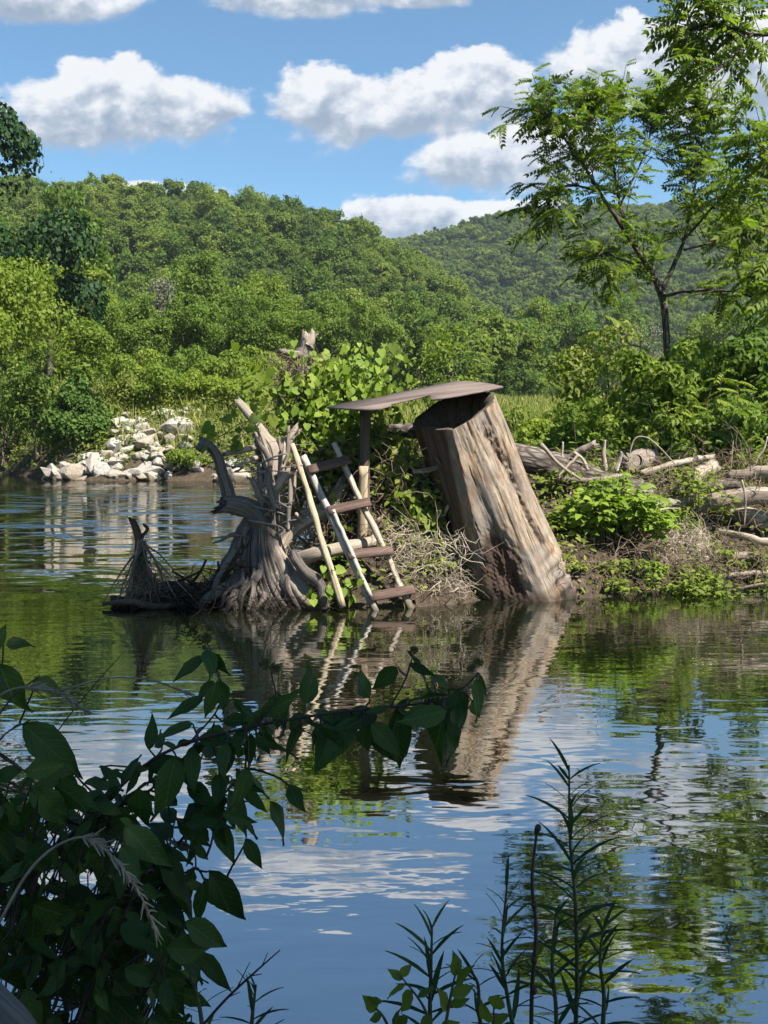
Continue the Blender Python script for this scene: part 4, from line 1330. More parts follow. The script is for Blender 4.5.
# ------------------------------------------------------------------ vine-covered snag
sn = thing('broken_snag', 'broken grey dead trunk with a splintered top poking out of the vines', 'dead tree', P(296, 500, 11.9))
a = MB()
tb(a, [(288, 520, 11.9), (291, 450, 11.9), (297, 395, 11.9), (303, 356, 11.9), (308, 338, 11.9)], [11, 10, 9, 7.5, 6.5], flute=.16, nf=6, seed=81, n=40, sides=20, rough=.14, tone=.3)
for i, (x, y, w) in enumerate([(313, 330, 3.2), (305, 331, 2.2), (318, 334, 1.6)]):
    tb(a, [(307 + i, 344, 11.88), ((307 + x) / 2 + 1, 338, 11.88), (x, y, 11.87)], [5 - i, 4 - i * .5, w * .4], flute=.2, nf=3, seed=85 + i, n=12, sides=8, rough=.2, tone=.6)
a.build('trunk', M['stump'], sn, smooth=True)
a = MB()
tb(a, [(303, 355, 11.88), (290, 353, 11.8), (279, 350, 11.75)], [4, 3.2, 2.2], flute=.15, nf=4, seed=88, n=12, sides=10, rough=.2, tone=.2)
a.build('side_limb', M['stump'], sn, smooth=True)
a = MB()
r = np.random.default_rng(95)
m = 620
hx = r.normal(298, 12, m); hy = r.uniform(352, 425, m)
hx += (hy - 352) * -.12
p0 = np.array([P(x, y, Y) for x, y, Y in zip(hx, hy, 11.85 + r.normal(size=m) * .14)])
p1 = p0 + nrmz(r.normal(size=(m, 3)) * .7 + [0, 0, -.9]) * r.uniform(.08, .3, (m, 1))
sticks(a, p0, p1, r.uniform(.002, .006, m), .0015, .2, 4, 3, 96)
a.build('root_hair', M['twig'], sn)

# ------------------------------------------------------------------ ladder, pole, post, platform
lad = thing('wooden_ladder', 'homemade wooden ladder with brown steps leaning up from the water', 'ladder', G(378, 612))
bL, tL = P(378, 617, 10.2), P(303, 456, 10.8)
bR, tR = P(412, 612, 10.35), P(334, 443, 10.95)
a = MB()
plank(a, bL, tL, .078, .042, (-.25, -.9, .35), 22, .0015, 3, .004)
rail0 = a.build('side_rail', M['rail_white'], lad)
a = MB()
plank(a, P(371, 597, 10.235), P(333, 510, 10.55), .05, .03, (-.25, -.9, .35), 14, .0015, 5, .004)
spl = a.build('rail_splice', M['rail_white'], lad)
spl.parent = rail0
a = MB()
tube(a, [bR, (bR * .66 + tR * .34) + [.01, 0, .0], (bR + 2 * tR) / 3, tR], [.036, .034, .032, .030], 26, 12, .05, 4, .06, 101)
a.build('side_rail', M['pale_wood'], lad, smooth=True)
for i, (x0, y0, x1, y1) in enumerate([(308, 470, 350, 459), (328, 511, 370, 501.5), (348, 555, 393, 550), (370, 597, 414, 589)]):
    k = (y0 - 456) / (617 - 456)
    Yl = 10.8 + (10.2 - 10.8) * k - .05
    k = (y1 - 443) / (612 - 443)
    Yr = 10.95 + (10.35 - 10.95) * k - .055
    a = MB()
    plank(a, P(x0, y0, Yl), P(x1, y1, Yr), .108, .026, (0, -.75, .66), 8, .0008, 11 + i, .001)
    o = a.build('step', M['tread'], lad)
pm = MB()
tube(pm, [P(342.5, 607, 10.1), P(318, 525, 10.35), P(292, 444, 10.6)], [.036, .033, .03], 24, 10, .05, 4, .05, 105)
tag(pm.build('leaning_pole', M['rail_tan'], origin=P(342.5, 607, 10.1), smooth=True), 'straight tan wooden pole leaning along the left of the ladder', 'pole')

pr = thing('support_post', 'shade-darkened timber post holding up the left end of the platform, pale board nailed on', 'post', P(364, 575, 11.0))
a = MB()
plank(a, P(366, 580, 11.05), P(364.5, 407.5, 11.0), .105, .09, (0, -1, 0), 12, .003, 21, .002)
a.build('post', M['post'], pr)
a = MB()
plank(a, P(362, 556, 10.9), P(363.5, 466, 10.93), .108, .035, (-.15, -1, 0), 10, .003, 22, .004)
a.build('brace_board', M['rail_tan'], pr)

# plane of the platform from three measured corners
c0, c1, c2 = P(326.7, 407.5, 10.75), P(503, 386, 11.25), P(432, 399.5, 10.5)
pn = nrmz(np.cross(c1 - c0, c2 - c0))
if pn[2] < 0: pn = -pn
def onp(px, py, lift=0.0):
    d = D(px, py)
    e = np.array([0, 0, H])
    t = (np.dot(c0 - e, pn) + lift) / np.dot(d, pn)
    return e + d * t
def sheet(mb, pix, thick, lift, seed):
    top = np.array([onp(x, y, lift) for x, y in pix])
    n = len(top)
    bot = top - pn * thick
    ax = nrmz(c1 - c0)
    side = np.cross(pn, ax)
    gr = lambda v: np.stack([(v - c0) @ side, (v - c0) @ pn, (v - c0) @ ax], 1)
    j = np.arange(n)
    v = np.vstack([top, bot])
    mb.add(v, [np.array([list(range(n))]), np.array([list(range(2 * n - 1, n - 1, -1))]), np.stack([j, n + j, n + (j + 1) % n, (j + 1) % n], 1)], gr(v))
pf_ = thing('diving_platform', 'weathered brown plywood platform resting on the leaning log and the post', 'platform', P(415, 398, 10.9))
a = MB()
sheet(a, [(326.7, 407), (348, 408.3), (370, 409.2), (380, 408.0), (390.5, 405.4), (391.5, 403.2), (410, 399.2), (429.6, 394.6), (431.5, 399.4), (450, 396.6), (466, 393.9), (486, 390.0), (503, 386.2), (492, 383.8), (481.7, 382.2), (468, 381.2), (455, 380.8), (440, 383.6), (401, 391.8), (362, 399.3), (341, 403.2)], .018, .0, 1)
a.build('board', M['deck'], pf_)
for q, (x0, y0, x1, y1) in enumerate([(372, 405, 372, 399), (446, 393, 450, 384)]):
    a = MB()
    e0, e1_ = onp(x0, y0, -.034), onp(x1, y1, -.034)
    plank(a, e0, e1_, .06, .03, pn, 5, .001, 40 + q)
    a.build('batten', M['post'], pf_)

# ------------------------------------------------------------------ big leaning cut log
def big_log():
    root = thing('leaning_log', 'huge leaning cut log with a sawn dark end and a rotten hollow near its base', 'log', P(521, 600, 11.45))
    b, t = P(530, 622, 11.45), P(453, 410, 11.15)
    ax = nrmz(t - b)
    L = np.linalg.norm(t - b)
    e1 = np.array([1.0, 0, 0]); e1 = nrmz(e1 - ax * np.dot(e1, ax))
    e2 = nrmz(np.cross(e1, ax))
    if e2[1] > 0: e2 = -e2
    nth, nl = 420, 260
    # outline of the section: a sharp ridge at the front left, a flat left side
    def section(sv, ang):
        k = 1 - sv
        poly = np.array([(.47, .08), (.40, .30), (.18, .46), (-.10 - .20 * k, .54 - .10 * k), (-.30 - .10 * k, .26), (-.47, -.02), (-.42, -.26), (-.12, -.45), (.30, -.38)])
        out = np.zeros(len(ang))
        d = np.stack([np.cos(ang), np.sin(ang)], 1)
        for i in range(len(poly)):
            p, q = poly[i], poly[(i + 1) % len(poly)]
            e = q - p
            den = d[:, 0] * e[1] - d[:, 1] * e[0]
            t = (p[0] * e[1] - p[1] * e[0]) / den
            u = (p[0] * d[:, 1] - p[1] * d[:, 0]) / den
            ok = (u >= -1e-6) & (u <= 1 + 1e-6) & (t > 0)
            out = np.where(ok, t, out)
        return out
    th = np.linspace(0, 2 * math.pi, nth, endpoint=False)
    V, Gr, Tn = [], [], []
    for i in range(nl):
        s = i / (nl - 1)
        flare = 1.03 + .40 * (1 - s) ** 1.3
        rr = section(s, th + 1e-4)
        rr = (rr * 2 + np.roll(rr, 1) + np.roll(rr, -1)) / 4 * flare
        p2 = np.stack([np.cos(th), np.sin(th), np.full(nth, s * L)], 1)
        c1 = fbm(p2 * [6, 6, .55], 71, 1.3, 3); c2 = fbm(p2 * [11, 11, .8], 72, 1.4, 2)
        crk = np.exp(-(c1 / .035) ** 2) * sstep(-.2, .3, fbm(p2 * [2, 2, 1.2], 73, 1.0, 2)) + .5 * np.exp(-(c2 / .04) ** 2) * sstep(.0, .4, fbm(p2 * [2, 2, 1.6], 74, 1.3, 2))
        gro = fbm(p2 * [3.0, 3.0, .8], 7, 1.6, 3) * .024 + fbm(p2 * [9, 9, 1.6], 8, 1.4, 3) * .011 - .016 * np.clip(crk, 0, 1)
        fw = np.exp(-((th - (math.radians(50) + .45 * (s - .6)) + .05 * np.sin(s * 11)) / (.085 + .03 * np.sin(s * 9))) ** 2) * sstep(.30, .44, s) * sstep(1.0, .9, s)
        furrow = fw * (.03 + .035 * fbm(p2 * [9, 9, 9], 31, 2.6, 4))
        waves = .018 * np.sin(s * L * 42 + 5 * th) * np.exp(-((th - math.radians(40)) / .35) ** 2) * sstep(.45, .2, s)
        cx, cy = np.cos(th) * rr, np.sin(th) * rr
        cav = np.exp(-(((th - math.radians(103) + .5 * (s - .28)) / (.36 + .05 * np.sin(s * 40))) ** 2 + ((s - .31 + .02 * np.sin(9 * th)) / .185) ** 2) ** 1.8)
        cn = fbm(p2 * [4, 4, 3.0], 9, 2.2, 4)
        rr2 = rr + gro - furrow + waves - cav * (.075 + .075 * cn)
        tilt = -.24 * (np.sin(th) * rr) + .05 * np.cos(th) * rr
        along = s * L + tilt * sstep(.6, 1.0, s)
        ring = b + ax * along[:, None] + e1 * (np.cos(th) * rr2)[:, None] + e2 * (np.sin(th) * rr2)[:, None]
        V.append(ring)
        Gr.append(np.stack([np.cos(th) * .5, np.sin(th) * .5, np.full(nth, s * L)], 1))
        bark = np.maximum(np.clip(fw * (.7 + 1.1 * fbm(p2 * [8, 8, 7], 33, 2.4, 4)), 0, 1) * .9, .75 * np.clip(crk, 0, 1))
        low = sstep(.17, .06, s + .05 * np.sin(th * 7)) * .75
        flank_shade = sstep(math.radians(106) + .75 * (1 - s), math.radians(114) + .75 * (1 - s), th) * sstep(math.radians(300), math.radians(250), th) * (.86 + .25 * fbm(p2 * [5, 5, .8], 44, 1.5, 3))  # left side darkened in the wood tone to deepen its shadow
        Tn.append(np.clip(np.maximum(np.maximum(np.maximum(sstep(.25, .6, cav), bark), low), flank_shade), 0, 1))
    V = np.concatenate(V)
    I, J = np.meshgrid(np.arange(nl - 1), np.arange(nth), indexing='ij')
    J2 = (J + 1) % nth
    q = np.stack([I * nth + J, I * nth + J2, (I + 1) * nth + J2, (I + 1) * nth + J], -1).reshape(-1, 4)
    a = MB()
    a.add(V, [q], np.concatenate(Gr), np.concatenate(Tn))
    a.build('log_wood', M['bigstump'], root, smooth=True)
    # the sawn end, hollowed by rot
    last = V[-nth:]
    cen = last.mean(0)
    rings = [last]
    r = np.random.default_rng(5)
    for k, dp in ((.93, .0), (.84, .02), (.72, .05), (.55, .22), (.3, .34)):
        rings.append(cen + (last - cen) * k - ax * (dp + .02 * fbm(last * 6, 12, 1, 3))[:, None])
    vv = np.concatenate(rings + [[cen - ax * .36]])
    fs = []
    for i in range(len(rings) - 1):
        j = np.arange(nth)
        fs.append(np.stack([i * nth + j, i * nth + (j + 1) % nth, (i + 1) * nth + (j + 1) % nth, (i + 1) * nth + j], 1))
    i = len(rings) - 1
    j = np.arange(nth)
    a = MB()
    a.add(vv, fs + [np.stack([i * nth + j, i * nth + (j + 1) % nth, np.full(nth, len(vv) - 1)], 1)], vv)
    a.build('sawn_end', M['post'], root, smooth=True)
big_log()

# ------------------------------------------------------------------ logs and driftwood
def log(pts, rpx, label, mat='log_bark', name='fallen_log', seed=0, cat='log', sides=16, n=26, rough=.12, flute=.08, ends=None, group='driftwood logs and limbs'):
    a = MB()
    o0 = P(*pts[0][:3])
    if ends:
        root = thing(name, label, cat, o0, group)
        path = tb(a, pts, rpx, n=n, sides=sides, rough=rough, flute=flute, nf=5, seed=seed)
        a.build('bark', M[mat], root, smooth=True)
        c = MB()
        Y = pts[0][2]
        for k in ends:
            pa, pb = (path[0], path[1]) if k == 0 else (path[-1], path[-2])
            d = nrmz(pa - pb)
            rr = px_r(rpx[k], Y) * .93
            u = nrmz(np.cross(d, [0, 0, 1.0])); w = np.cross(d, u)
            th = np.linspace(0, 6.283, 20, endpoint=False)
            v = [pa + d * .006 + (u * math.cos(q) + w * math.sin(q)) * rr for q in th] + [pa + d * .01]
            c.add(v, [np.stack([np.arange(20), (np.arange(20) + 1) % 20, np.full(20, 20)], 1)], np.array([(math.cos(q) * rr, math.sin(q) * rr, 0) for q in th] + [(0, 0, 0)]))
        c.build('cut_end', M['pale_wood'], root)
    else:
        tb(a, pts, rpx, n=n, sides=sides, rough=rough, flute=flute, nf=5, seed=seed)
        tag(a.build(name, M[mat], origin=o0, smooth=True), label, cat, group)

log([(330, 428, 12.9), (372, 430, 12.8), (414, 431, 12.7), (470, 432, 12.6)], [6, 6.3, 6.5, 6.5], 'grey bark covered log running level behind the post to the leaning log', seed=1)
log([(500, 455, 13.6), (545, 464, 13.5), (580, 474, 13.4), (615, 484, 13.2), (650, 492, 13)], [13, 13, 12.5, 12, 10], 'thick rough bark covered log lying right of the leaning log', seed=2, sides=24, n=40, rough=.2)
log([(296, 560, 10.85), (320, 553, 10.7), (352, 546, 10.75), (375, 540, 10.9)], [7, 7, 6.5, 6], 'pale smooth log lying behind the lower ladder steps', 'pale_wood', seed=3, sides=18)
log([(688, 508, 13.0), (710, 503, 12.9), (740, 499, 12.8), (790, 495, 12.7), (860, 494, 12.7)], [5, 8.5, 9, 10, 10], 'thick brown split log reaching in from the right edge', 'driftwood', seed=4, sides=22, rough=.2)
log([(722, 514, 13.2), (745, 516, 13), (775, 524, 12.8), (850, 536, 12.6)], [5, 8, 9, 9], 'smooth yellowish log under the thick brown log', 'pale_wood', seed=5, sides=18)
log([(716, 531, 12.6), (745, 537, 12.4), (775, 544, 12.3), (840, 556, 12.1)], [3, 3.6, 3.8, 4], 'thin pale log lowest of the three at the right edge', 'pale_wood', seed=6, sides=12)
log([(728, 476, 14.2), (755, 474, 14.1), (790, 472, 14), (850, 470, 14)], [5.5, 6.5, 6.5, 6.5], 'brown crumbling log behind the thick one at the right edge', 'driftwood', seed=7, sides=16, rough=.25)
log([(645, 592, 11.75), (651, 580, 11.85), (658, 567, 12.0)], [5.4, 5.6, 5.2], 'short pale log stub standing in the shallows below the leafy plant', 'pale_wood', seed=8, sides=16, ends=(1,))
log([(639, 589, 11.7), (622, 574, 11.75), (607, 562, 11.8)], [2.6, 3.0, 2.6], 'thin pale branch sloping down to the water left of the log stub', 'pale_wood', seed=9, sides=10)
log([(632, 592, 11.65), (618, 580, 11.75), (606, 570, 11.85)], [4.5, 6, 5], 'split tan slab lying under the thin sloping branch', 'rail_tan', seed=10, sides=12, flute=.2)
log([(632, 462, 14.0), (640, 460, 14.3), (650, 458, 14.8)], [9, 9.5, 9.5], 'short rust brown log with a pale sawn end behind the bark log', 'driftwood', seed=11, sides=18, ends=(0,))
log([(690, 480, 13.9), (700, 474, 14.1), (716, 466, 14.4)], [6, 8, 8], 'pale broken log chunk among the yellow green leaves', 'pale_wood', seed=12, sides=14, rough=.3)
log([(415, 470, 12.6), (424, 463, 12.5), (440, 455, 12.5)], [5, 6, 6], 'tan driftwood chunk just left of the leaning log', 'pale_wood', seed=13, sides=14, rough=.2)
log([(424, 482, 12.2), (440, 486, 12.1), (460, 488, 12.0)], [9, 9, 8], 'hollow dark grey log lying against the left side of the leaning log', 'log_bark', seed=14, sides=18, rough=.2)
log([(655, 510, 12.7), (672, 506, 12.8), (690, 502, 12.9)], [8, 8, 7], 'pinkish brown log end right of the leafy plant', 'driftwood', seed=15, sides=16, rough=.2)
log([(288, 530, 10.55), (290, 500, 10.55), (291, 474, 10.6)], [2.0, 2.2, 2.0], 'thin pale upright stick between the stump and the leaning pole', 'pale_wood', seed=16, sides=8, cat='stick')
log([(560, 463, 13.6), (576, 454, 13.5), (596, 443, 13.4)], [2.6, 3, 3], 'straight brown branch slanting up from the bark log', 'driftwood', seed=17, sides=8, cat='branch')
log([(605, 470, 13.6), (604, 455, 13.6), (605, 440, 13.6)], [3, 2.6, 1.2], 'pale upright splinter behind the bark log', 'pale_wood', seed=18, sides=8, cat='branch')
log([(616, 472, 13.5), (619, 462, 13.5), (622, 453, 13.5)], [2.4, 2.4, 2.0], 'short white stick leaning right behind the bark log', 'rail_white', seed=19, sides=8, cat='branch')
log([(628, 462, 13.4), (634, 440, 13.4), (645, 437, 13.4), (658, 446, 13.3), (675, 464, 13.2)], [.5, .6, .7, .7, .6], 'thin pale arched twig above the bark log', 'pale_wood', seed=20, sides=6, cat='branch', rough=0)
log([(562, 462, 13.4), (562, 452, 13.4), (563, 442, 13.4)], [1.1, 1.1, .8], 'thin white upright twig right of the leaning log', 'rail_white', seed=21, sides=6, cat='branch')
log([(752, 470, 15), (758, 458, 15), (764, 448, 15), (768, 436, 15)], [1.3, 1.2, 1.1, 1], 'thin grey forked twig at the right edge above the logs', 'pale_wood', seed=22, sides=6, cat='branch')
log([(700, 600, 11.2), (730, 590, 11.4), (775, 582, 11.6)], [1.0, 1.3, 1.5], 'thin brown stick lying in the shallows at the right edge', 'driftwood', seed=23, sides=8, cat='branch')
log([(716, 578, 11.9), (740, 574, 12), (775, 572, 12.1)], [2.2, 2.8, 3], 'weathered driftwood pole along the waterline at the right edge', 'driftwood', seed=24, sides=8, cat='branch')
log([(556, 604, 10.9), (572, 604, 10.8), (588, 612, 10.5)], [1.0, 1.2, .8], 'small bent twig sticking from the water right of the leaning log', 'pale_wood', seed=25, sides=6, cat='branch')

log([(596, 492, 13.0), (625, 494, 12.9), (655, 500, 12.8)], [5, 6, 5.5], 'grey driftwood limb in front of the bark log behind the leafy clump', 'driftwood', seed=31, sides=14, rough=.2, cat='branch')
log([(676, 492, 13.4), (705, 486, 13.5), (735, 484, 13.6)], [5, 6, 6], 'brown rotten log between the pale chunk and the thick brown log', 'log_bark', seed=32, sides=14, rough=.25)
log([(700, 560, 12.1), (735, 556, 12.2), (790, 562, 12.2)], [3.2, 3.8, 4], 'grey log half buried in the bank below the thin pale log', 'driftwood', seed=33, sides=12, rough=.2)
log([(640, 474, 13.9), (680, 462, 14.2), (712, 457, 14.6)], [3, 3.2, 2.6], 'slanting grey branch behind the yellow green sprout', 'driftwood', seed=34, sides=10, cat='branch')
log([(556, 478, 13.0), (590, 480, 12.9), (622, 476, 12.9)], [3.4, 3.8, 3.2], 'pale broken limb lying along the front of the bark log', 'driftwood', seed=35, sides=10, cat='branch', rough=.2)

def stick_pile():
    r = np.random.default_rng(140)
    spots = []
    for i in range(64):
        if i < 30: x, y, Y = r.uniform(290, 420), r.uniform(470, 600), r.uniform(10.9, 11.7)
        elif i < 44: x, y, Y = r.uniform(395, 470), r.uniform(455, 600), r.uniform(10.9, 12.2)
        else: x, y, Y = r.uniform(560, 768), r.uniform(455, 590), r.uniform(12.2, 14)
        c = P(x, y, Y)
        c[2] = max(c[2], gz(c[0], c[1]) + .03)
        d = nrmz(r.normal(size=3) * [1, .6, .6])
        L = r.uniform(.25, .75)
        rad = r.uniform(.008, .028)
        a = MB()
        tube(a, [c - d * L / 2, c + rand_dir(1, r)[0] * .05, c + d * L / 2], [rad, rad * .9, rad * .6], 10, 7, .08, 3, .15, 300 + i)
        where = 'in the debris behind the ladder' if i < 30 else ('in the debris left of the leaning log' if i < 44 else 'on the bank right of the leaning log')
        tag(a.build('driftwood_stick', M['driftwood'] if i % 3 else M['pale_wood'], origin=c, smooth=True), 'loose weathered driftwood stick ' + where, 'stick', 'loose driftwood sticks ' + where)
stick_pile()

def tangle(name, label, n, box, Ys, mat, seed, L=(.1, .4), rad=(.002, .006), drop=-.2, bend=.25):
    r = np.random.default_rng(seed)
    x = r.uniform(box[0], box[2], n); y = r.uniform(box[1], box[3], n); Y = r.uniform(Ys[0], Ys[1], n)
    p0 = np.array([P(*q) for q in zip(x, y, Y)])
    g = ground_z(p0[:, 0], p0[:, 1])
    p0[:, 2] = np.where(p0[:, 2] < g, g + r.uniform(0, .1, n), p0[:, 2])
    d = nrmz(r.normal(size=(n, 3)) * [1, .8, .7] + [0, 0, drop])
    p1 = p0 + d * r.uniform(L[0], L[1], (n, 1))
    p1[:, 2] = np.maximum(p1[:, 2], -.02)
    a = MB()
    sticks(a, p0, p1, r.uniform(rad[0], rad[1], n), rad[0] * .6, bend, 4, 4, seed)
    tag(a.build(name, M[mat]), label, 'twigs', kind='stuff')
tangle('dry_root_tangle', 'pale dry tangle of fine roots beside the foot of the ladder', 620, (392, 530, 468, 606), (10.5, 11.2), 'pale_twig', 151)
tangle('dry_root_tangle', 'pale dry stalks hanging over the shore right of the leafy plant', 700, (660, 530, 706, 592), (11.9, 12.6), 'pale_twig', 152, (.1, .35))
tangle('twig_debris', 'brown twigs filling the debris pile behind the ladder', 1500, (284, 440, 420, 590), (10.9, 12.0), 'twig', 153, (.1, .5), (.002, .008))
tangle('twig_debris', 'brown twigs along the shore under the leaning log', 700, (470, 560, 570, 600), (10.9, 11.6), 'twig', 154, (.06, .25))
tangle('twig_debris', 'twigs and dead stalks among the logs on the right', 1000, (560, 455, 768, 570), (12.0, 14.5), 'twig', 155, (.1, .5), (.002, .007))
tangle('twig_debris', 'dead branches under the shrubs of the right bank', 160, (600, 450, 768, 485), (14.5, 16), 'twig', 156, (.3, 1.1), (.004, .012))
tangle('twig_debris', 'brown dead stalks and roots covering the bare bank at the right', 1100, (560, 545, 768, 598), (11.2, 12.6), 'twig', 158, (.08, .4), (.0015, .006))
tangle('wet_twigs', 'dark drowned twigs floating in front of the stump', 260, (170, 598, 300, 612), (10.0, 10.5), 'dark_twig', 157, (.1, .4), (.002, .006), -.1)

def drift():
    r = np.random.default_rng(161)
    n = 240
    y = r.uniform(598, 790, n); x = r.uniform(110, 768, n)
    k = (y < 640) | (r.random(n) < .18)
    p = np.array([G(a, b, .004) for a, b in zip(x[k], y[k])])
    p = p[sdist(LAND, p[:, 0], p[:, 1]) < -.03]
    m = len(p)
    ax = np.column_stack([r.normal(size=(m, 2)), np.zeros(m)])
    mb = MB()
    leaves(mb, p, ax, np.tile([0, 0, 1.0], (m, 1)) + r.normal(size=(m, 3)) * .06, r.uniform(.015, .05, m), DIAMOND, r.uniform(.4, 1.2, m))
    tag(mb.build('floating_litter', M['twig']), 'small dead leaves and bark scraps drifting on the river', 'litter', kind='stuff')
drift()

# ------------------------------------------------------------------ vines
def vine(label, stems, seed, leaf=.13, step=.055, mat='vine', T=HEART, spread=.09, name='grape_vine', group='vines on the debris pile', cat='vine'):
    r = np.random.default_rng(seed)
    o0 = P(*stems[0][0][:3])
    root = thing(name, label, cat, o0, group)
    a, lf = MB(), MB()
    pos, ax, nr = [], [], []
    for i, pts in enumerate(stems):
        pa = PL(pts)
        L = np.linalg.norm(np.diff(pa, axis=0), axis=1).sum()
        n = max(8, int(L / .05))
        path = tube(a, pa, [.007, .005, .003], n, 5, 0, 3, 0, seed + i, cap=False)
        for s in np.arange(.03, L, step):
            p = path[min(int(s / L * (n - 1)), n - 1)]
            q = p + r.normal(size=3) * spread
            pos.append(q)
            ax.append(nrmz(np.array([0, -.25, -.8]) + r.normal(size=3) * .5))
            nr.append(nrmz(np.array([.25, -.75, .55]) + r.normal(size=3) * .45))
    leaves(lf, pos, ax, nr, leaf * r.uniform(.45, 1.2, len(pos)), T)
    sticks(a, np.array(pos), np.array(pos) + r.normal(size=(len(pos), 3)) * .03 + [0, .02, .03], .002, .002, 0, 3, 1, seed)
    a.build('stem', M['stem'], root)
    lf.build('foliage', M[mat], root)
    return root

def wander(r, x0, y0, x1, y1, Y0, Y1, k=5, j=10):
    t = np.linspace(0, 1, k)
    return [(x0 + (x1 - x0) * q + r.normal() * j * (0 < q < 1), y0 + (y1 - y0) * q + r.normal() * j * (0 < q < 1), Y0 + (Y1 - Y0) * q) for q in t]
r = np.random.default_rng(170)
vine('grape vine draped thickly over the snag and the pile behind the ladder',
     [wander(r, r.uniform(285, 330), r.uniform(440, 490), r.uniform(296, 400), r.uniform(352, 400), 11.6, r.uniform(11.3, 12.1), 5, 8) for _ in range(44)], 171, .095, .030, spread=.15)
vine('dark shaded vine leaves hanging in the debris under the platform',
     [wander(r, r.uniform(300, 360), r.uniform(400, 440), r.uniform(300, 375), r.uniform(450, 500), 11.7, 11.4, 4, 6) for _ in range(22)], 172, .09, .045, 'frond', spread=.12)
vine('vine trailing down between the post and the leaning log',
     [wander(r, r.uniform(366, 385), r.uniform(425, 450), r.uniform(400, 455), r.uniform(500, 570), 11.5, 11.0, 6, 7) for _ in range(26)], 173, .075, .04, 'bright', spread=.09)
vine('vine with big leaves reaching left from the snag over the stump',
     [wander(r, 300, 380, x, y, 11.8, 11.2, 5, 6) for x, y in ((238, 352), (250, 385), (245, 410), (262, 372), (228, 392))], 174, .14, .13, 'bright', spread=.10)
vine('vine leaves hanging in the dead limbs of the twisted stump',
     [wander(r, 262, 420, x, y, 10.7, 10.4, 4, 5) for x, y in ((200, 428), (196, 452), (235, 455), (222, 418))], 175, .125, .16, 'frond', spread=.05)
vine('long vine shoots arching out above the platform from the snag',
     [wander(r, 312, 392, x, y, 11.8, 12.2, 5, 5) for x, y in ((410, 350), (428, 336), (398, 366), (372, 352), (384, 388), (345, 340))], 176, .12, .11, 'bright', spread=.08)
vine('vine leaves at the water below the leaning pole',
     [wander(r, r.uniform(305, 345), 592, r.uniform(312, 362), r.uniform(570, 612), 10.35, 10.15, 3, 5) for _ in range(7)], 177, .10, .05, 'vine', spread=.06)
vine('small vine with yellow leaves climbing through the ladder steps',
     [wander(r, 352, 600, 346, 515, 10.9, 10.95, 4, 5), wander(r, 340, 590, 330, 470, 11.1, 11.0, 4, 5)], 178, .08, .07, 'bright', spread=.06)

def leafy_plant(name, label, px, ybase, ytop, wpx, Yd, nstem, seed, leaf, mat='vine', cat='plant', T=OVATE, depth=.5, per=16, group=None, z=None):
    r = np.random.default_rng(seed)
    b = P(px, ybase, Yd); b[2] = gz(b[0], Yd) if z is None else z
    root = thing(name, label, cat, b, group)
    zt = P(px, ytop, Yd)[2]
    w = wpx * Yd / FPX / 2
    a, lf = MB(), MB()
    pos, ax, nr = [], [], []
    for k in range(nstem):
        u, v = r.uniform(-1, 1), r.uniform(-1, 1)
        hh = (zt - b[2]) * (1 - .55 * u * u - .25 * v * v) * r.uniform(.75, 1.0)
        e = b + np.array([u * w, v * depth, hh])
        s = b + np.array([u * w * .55, v * depth * .6, -.02])
        tube(a, [s, (s + e) / 2 + r.normal(size=3) * .03, e], [.008, .006, .003], 6, 5, 0, 3, 0, k, cap=False)
        for q in range(per):
            t = r.uniform(.35, 1.02)
            p = s + (e - s) * t
            az = r.uniform(0, 6.28)
            d = np.array([math.cos(az), math.sin(az), r.uniform(-.5, .2)])
            pos.append(p + d * .03); ax.append(d)
            nr.append(nrmz(np.array([.15, -.25, 1.0]) + d * .3 + r.normal(size=3) * .3))
    leaves(lf, pos, ax, nr, leaf * r.uniform(.55, 1.2, len(pos)), T, 1.25)
    a.build('stem', M['stem'], root)
    lf.build('foliage', M[mat], root)
leafy_plant('leafy_plant', 'broad clump of fresh green leafy weeds right of the leaning log', 610, 575, 470, 112, 12.1, 90, 181, .135, depth=.6)
leafy_plant('leafy_plant', 'yellow green leafy sprout between the bark log and the thick brown log', 695, 520, 458, 66, 12.9, 22, 182, .115, 'bright', depth=.4)
leafy_plant('leafy_plant', 'yellow green plant among the dead stalks at the shore', 718, 575, 540, 60, 12.15, 16, 183, .09, 'bright', depth=.25)
leafy_plant('leafy_plant', 'small weed with a few big leaves at the left foot of the leaning log', 448, 570, 538, 34, 11.0, 4, 184, .13, 'vine', depth=.1, per=5)
leafy_plant('leafy_plant', 'low weeds at the water along the right foot of the leaning log', 552, 596, 552, 60, 11.3, 18, 185, .07, 'weed', depth=.18)
leafy_plant('leafy_plant', 'low yellowish weeds right under the leafy clump at the water', 592, 598, 566, 40, 11.4, 10, 186, .07, 'weed', depth=.15)
leafy_plant('leafy_plant', 'green weeds on the bank left of the thick brown log', 668, 548, 500, 50, 12.5, 14, 187, .09, 'bush', depth=.3)
leafy_plant('leafy_plant', 'weeds growing on the shore at the right edge', 752, 580, 545, 60, 12.3, 14, 188, .08, 'bush', depth=.3)
leafy_plant('leafy_plant', 'yellow green weeds growing on top of the bark log', 566, 490, 460, 46, 13.2, 12, 189, .11, 'bright', depth=.2)

